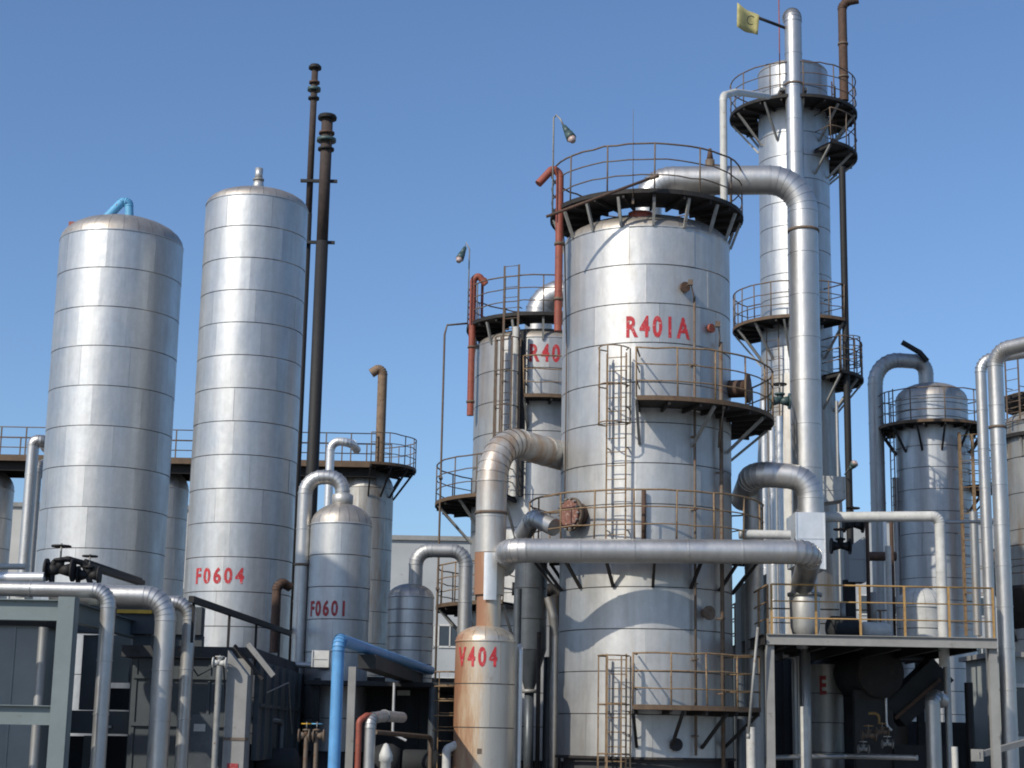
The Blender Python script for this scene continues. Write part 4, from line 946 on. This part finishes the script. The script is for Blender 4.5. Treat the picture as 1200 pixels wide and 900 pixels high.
# second dark structure under the blue pipe
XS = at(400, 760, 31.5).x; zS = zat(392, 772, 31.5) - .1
t = thing('duct_block', 'large duct block coloured black for shade behind the blue pipe', 'duct', (XS, 43, 0))  # block is coloured black in place of the shade lying on it
part('top_beam', MB().beam((XS + .4, 32.4, zS + .1), (XS + 1.0, 46, zS + .1), .34, .26), 'shadeblack', t)
part('shade_plate', MB().box((XS + .55, 43.2, zS - .1), (4.2, 7.6, .1)), 'shadeblack', t)  # plate added over the duct to cast shade
part('duct', MB().beam((XS + .2, 41.0, zS - .85), (XS + .8, 47.5, zS - .85), 1.9, 1.3), 'shadeblack', t)
part('duct_base', MB().box((XS + .5, 44.5, .75), (4.2, 6.5, 1.5)), 'shadeblack', t)
part('end_flange', MB().box((XS + .2, 40.96, zS - .85), (2.1, .06, 1.5)), 'shadeblack', t)
for k in range(5): part('stiffener', MB().box((XS - .5 + k * .36, 40.9, zS - .85), (.05, .08, 1.3)), 'shadeblack', t)
for x, y in ((XS + .13, 32.5), (XS - 1.3, 39.6), (XS + 2.4, 39.6)): part('column', MB().box((x, y, zS / 2), (.14, .16, zS)), 'conc' if y < 33 else 'shadeblack', t)
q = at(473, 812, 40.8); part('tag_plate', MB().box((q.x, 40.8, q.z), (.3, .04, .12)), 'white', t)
# black backing walls added to stand for deep shade near the ground
t = thing('shade_backing', 'low black backing wall added for shade behind the blue pipe', 'equipment', (-3, 50, 0))
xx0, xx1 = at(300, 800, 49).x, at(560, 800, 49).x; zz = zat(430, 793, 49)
part('casing', MB().box(((xx0 + xx1) / 2, 50, zz / 2), (xx1 - xx0, 2, zz)), 'shadeblack', t)
for k in range(7): part('backing_rib', MB().box((xx0 + (xx1 - xx0) * (k + .5) / 7, 48.96, zz / 2), (.12, .08, zz)), 'shadeblack', t)
t = thing('shade_backing', 'black backing wall added for shade under the access platform', 'equipment', (10, 46, 0))  # added wall that keeps the space under the deck dark
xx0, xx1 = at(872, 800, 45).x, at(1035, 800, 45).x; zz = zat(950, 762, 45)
part('casing', MB().box(((xx0 + xx1) / 2, 46, zz / 2), (xx1 - xx0, 2, zz)), 'shadeblack', t)
for k in range(5): part('backing_rib', MB().box((xx0 + (xx1 - xx0) * (k + .5) / 5, 44.96, zz / 2), (.12, .08, zz)), 'shadeblack', t)
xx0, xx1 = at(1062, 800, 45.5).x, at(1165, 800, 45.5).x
part('low_backing', MB().box(((xx0 + xx1) / 2, 46.5, 1.1), (xx1 - xx0, 2, 2.2)), 'shadeblack', t)
# blue pipe
zB = zat(396, 749, 30.2); xB = at(394, 830, 30.2).x; bb = at(505, 784, 42.5)
pipe('blue_pipe', 'bright blue pipe rising at lower centre left then running back', [(xB, 30.2, 0), (xB, 30.2, zB), (bb.x, 42.5, zB - .06)], 7.2 * mpp(at(394, 830, 30.2)), 'blue', .2, lap=.003, sect=2.5)
sheet_box('junction_box', 'pale junction box between the F0601 drum and the blue pipe', 366, 385, 762, 782, 33.5, .3, 'white', cat='box')
# small valves and lines at the bottom
valve('small valve with yellow wheel beside the blue pipe foot', at(359, 862, 31.5), .08, 'raildark', 'yellow', stem=2.6); valve('small valve with pale cyan wheel beside the blue pipe foot', at(371, 862, 31.5), .08, 'raildark', 'bluelight', stem=2.6)
for px, lb in ((359, 'thin brown standpipe under the yellow wheel valve'), (371, 'thin brown standpipe under the cyan wheel valve')):
    q = at(px, 862, 31.5); pipe('standpipe', lb, [(q.x, 31.5, 0), (q.x, 31.5, q.z)], .04, 'raildark', lap=.002)
a, b = vline(420, 900, 845, 31.8, 870); pipe('red_pipe', 'slim red brown pipe right of the blue pipe foot', [(a.x, 31.8, 0), b, b + Vector((.12, .1, .1)), b + Vector((.3, .3, .1))], .055, 'redpipe', .1, lap=.002)
a, b = vline(433, 900, 842, 31.9, 870); pipe('silver_bend_pipe', 'silver bent pipe right of the slim red pipe', [(a.x, 31.9, 0), b, b + Vector((.2, .8, .06)), b + Vector((.4, 3, .06))], .105, 'pipe_dull', .18, lap=.003)
q = at(452, 885, 32)
t = thing('hydrant', 'pale tan hydrant post at the bottom left of the V404 vessel', 'hydrant', (q.x, 32, 0))
part('barrel', MB().lathe([(.1, 0), (.1, q.z - .12), (.13, q.z - .1), (.13, q.z), (.08, q.z + .12), (.04, q.z + .2), (0, q.z + .22)], 16, (q.x, 32, 0)), 'white', t)
part('outlet', MB().tube((q.x, 32, q.z - .3), (q.x + .2, 31.9, q.z - .3), .05, 10), 'white', t)
# caged ladder left of V404
t = thing('caged_ladder', 'rusty caged ladder in the dark left of the V404 vessel', 'ladder', at(522, 850, 38)); c = at(524, 850, 38); z0, z1 = zat(522, 856, 38), zat(522, 788, 38)
for dx in (-.2, .2): part('stile', MB().beam((c.x + dx, 38, 0), (c.x + dx, 38, z1), .05, .02), 'rail', t)
for k in range(5):
    z = z0 + (z1 - z0) * k / 4; part('cage_hoop', MB().path([(c.x + math.cos(u) * .3, 38 - math.sin(u) * .5, z) for u in [math.pi * i / 8 for i in range(9)]], .018, 5), 'rail', t)
rg = MB(); z = .3
while z < z1: rg.tube((c.x - .2, 38, z), (c.x + .2, 38, z), .012, 5); z += .3
part('rungs', rg, 'rail', t, kind='stuff')
# lagged pump sets at grade, shaded
for i, (px, Y, lb) in enumerate(((300, 36, 'black pump set low behind the concrete pillar'), (470, 39, 'black pump set low behind the hydrant'))):
    c = at(px, 880, Y); t = thing('pump_set', lb, 'pump', (c.x, Y, 0)); z = 1.0
    part('plinth', MB().box((c.x, Y, .3), (1.4, .9, .6)), 'concdark', t)
    part('casing', MB().lathe([(0, -.3), (.35, -.3), (.42, -.1), (.42, .1), (.3, .3), (0, .3)], 18, (c.x - .3, Y, z), axis=(1, 0, 0)), 'shadeblack', t)
    part('motor', MB().lathe([(0, .05), (.28, .05), (.3, .1), (.3, .8), (.2, .88), (0, .88)], 18, (c.x, Y, z), axis=(1, 0, 0)), 'shadeblack', t)

# ================================================================== neighbours left of the picture that shade this yard
t = thing('neighbour_tank', 'tall clad tank standing outside the picture to the left', 'tank', (-15, 29.8, 0))
part('shell', MB().lathe([(0, 0), (2.5, 0), (2.5, 15.2), (2.0, 15.4), (0, 15.6)], 36, (-15, 29.8, 0)), 'clad_dull', t)
part('nozzle', MB().tube((-15, 29.8, 15.5), (-15, 29.8, 16.1), .2, 12), 'steel', t)

# ================================================================== small bore clutter in the shade
for lb, mt, r_, pts in (
 ('pale blue grey line under the access platform deck, running left to right', 'steeldark', .09, [at(1000, 772, 41), at(1090, 772, 41), at(1092, 790, 41)]),
 ('dull pipe hooking down at the left under the access platform', 'pipe_dull', .07, [at(918, 768, 40.6), at(931, 768, 40.6), at(931, 905, 40.6)]),
 ('dark vertical pipe between the lettered column and the exchanger', 'steeldark', .11, [at(992, 765, 43), at(992, 910, 43)]),
 ('tall blue grey pipe right of the dark exchanger', 'steeldark', .16, [at(1030, 762, 43.5), at(1030, 915, 43.5)]),
 ('thin bright tube right of the exchanger under the platform', 'zinc', .03, [at(1037, 770, 40.5), at(1037, 850, 40.5), at(1045, 856, 40.5)]),
 ('rusty bracket pipe above the four small valves', 'railbright', .03, [at(1018, 836, 40), at(1030, 836, 40), at(1031, 848, 40)]),
 ('silver line low across the foot of the access platform', 'pipe_dull', .06, [at(905, 888, 38.5), at(990, 886, 39.5), at(1075, 888, 38.5)]),
 ('grey pipe stub beside the leaning pole', 'steeldark', .1, [at(868, 790, 37.5), at(868, 920, 37.5)]),
 ('grey horizontal line in the gap above the duct block', 'pipe_dull', .07, [at(332, 778, 40.2), at(386, 781, 40.2)]),
 ('dull vertical pipe in the dark left of the blue pipe', 'steeldark', .09, [at(318, 800, 38), at(318, 915, 38)]),
 ('dark hooked line right of the pillar', 'steeldark', .06, [at(298, 842, 35), at(330, 846, 36), at(331, 915, 36)]),
 ('thin silver tube in the dark right of the blue pipe', 'zinc', .03, [at(462, 800, 38), at(462, 860, 38), at(476, 868, 38)]),
 ('brown line low in the dark behind the hydrant', 'raildark', .05, [at(440, 858, 36), at(505, 864, 38), at(506, 920, 38)]),
 ('grey riser in the shade just left of the rusty V404 vessel', 'steeldark', .1, [at(508, 800, 39.5), at(508, 920, 39.5)]),
 ('dark riser in the gap between the V404 vessel and the cone vessel', 'steeldark', .09, [at(607, 690, 39), at(607, 920, 39)]),
 ('dark riser between the cone vessel and the main reactor foot', 'steeldark', .12, [at(643, 770, 40.5), at(643, 920, 40.5)]),
 ('black header behind the cone vessel', 'black', .16, [at(600, 690, 41.5), at(652, 692, 41.5), at(652, 920, 41.5)]),
 ('thin grey line crossing behind the standpipes at mid height', 'pipe_dull', .05, [at(868, 624, 40), at(936, 627, 40)]),
 ('pale lagged line on the deck edge right of the reactor', 'white', .1, [at(866, 626, 36.9), at(926, 627, 36.9)]),
 ('rusty thin riser behind the ochre railing near the hood', 'rust', .05, [at(1019, 745, 42), at(1018, 600, 42)]),
 ('second rusty thin riser right of the first behind the ochre railing', 'rust', .05, [at(1048, 745, 42), at(1047, 600, 42)]),
 ('bright slim riser between the loop pipe and the domed vessel', 'zinc', .05, [at(1040, 745, 44), at(1040, 610, 44)]),
 ('dull lagged riser right of the caged ladder', 'pipe_dull', .13, [at(1146, 745, 50), at(1144, 600, 50)])):
    pts = [Vector(q) for q in pts]
    for i in range(1, len(pts)):          # keep risers plumb
        if abs((pts[i] - pts[i - 1]).z) > 4 * abs((pts[i] - pts[i - 1]).x): pts[i].x = pts[i - 1].x; pts[i].y = pts[i - 1].y
    pipe('small_pipe', lb, pts, r_, mt, .12, sect=2.0, lap=.003, n=12)

for lb, mt, pts in (
 ('thin black cable sagging from the dark rack front near the concrete pillar', 'black', [at(212, 762, 32.9), at(232, 792, 32.8), at(262, 776, 32.8), at(268, 900, 32.8)]),
 ('thin pale cable looping down the dark rack side right of the pillar', 'steel', [at(296, 776, 34), at(312, 812, 34.5), at(338, 800, 37), at(342, 860, 37)]),
 ('thin cable slung from the handrail of the main reactor middle balcony', 'raildark', [A_.p(.55, A_.r + .9, zm - .1), A_.p(.62, A_.r + .5, zm - .9), A_.p(.72, A_.r + .3, zm - .5), A_.p(.84, A_.r + .16, zm - .9)]),
 ('thin cable running up the left edge of the main reactor top platform', 'raildark', [A_.p(-1.2, A_.r + .25, A_.z(258)), A_.p(-1.25, A_.r + .1, A_.z(300)), A_.p(-1.2, A_.r + .06, A_.z(420)), A_.p(-1.2, A_.r + .06, A_.z(620))])):
    t = thing('cable', lb, 'cable', pts[0]); part('sheath', MB().path(pts, .017, 6), mt, t); part('cable_clip', MB().box(pts[0], (.06, .06, .06)), 'raildark', t)
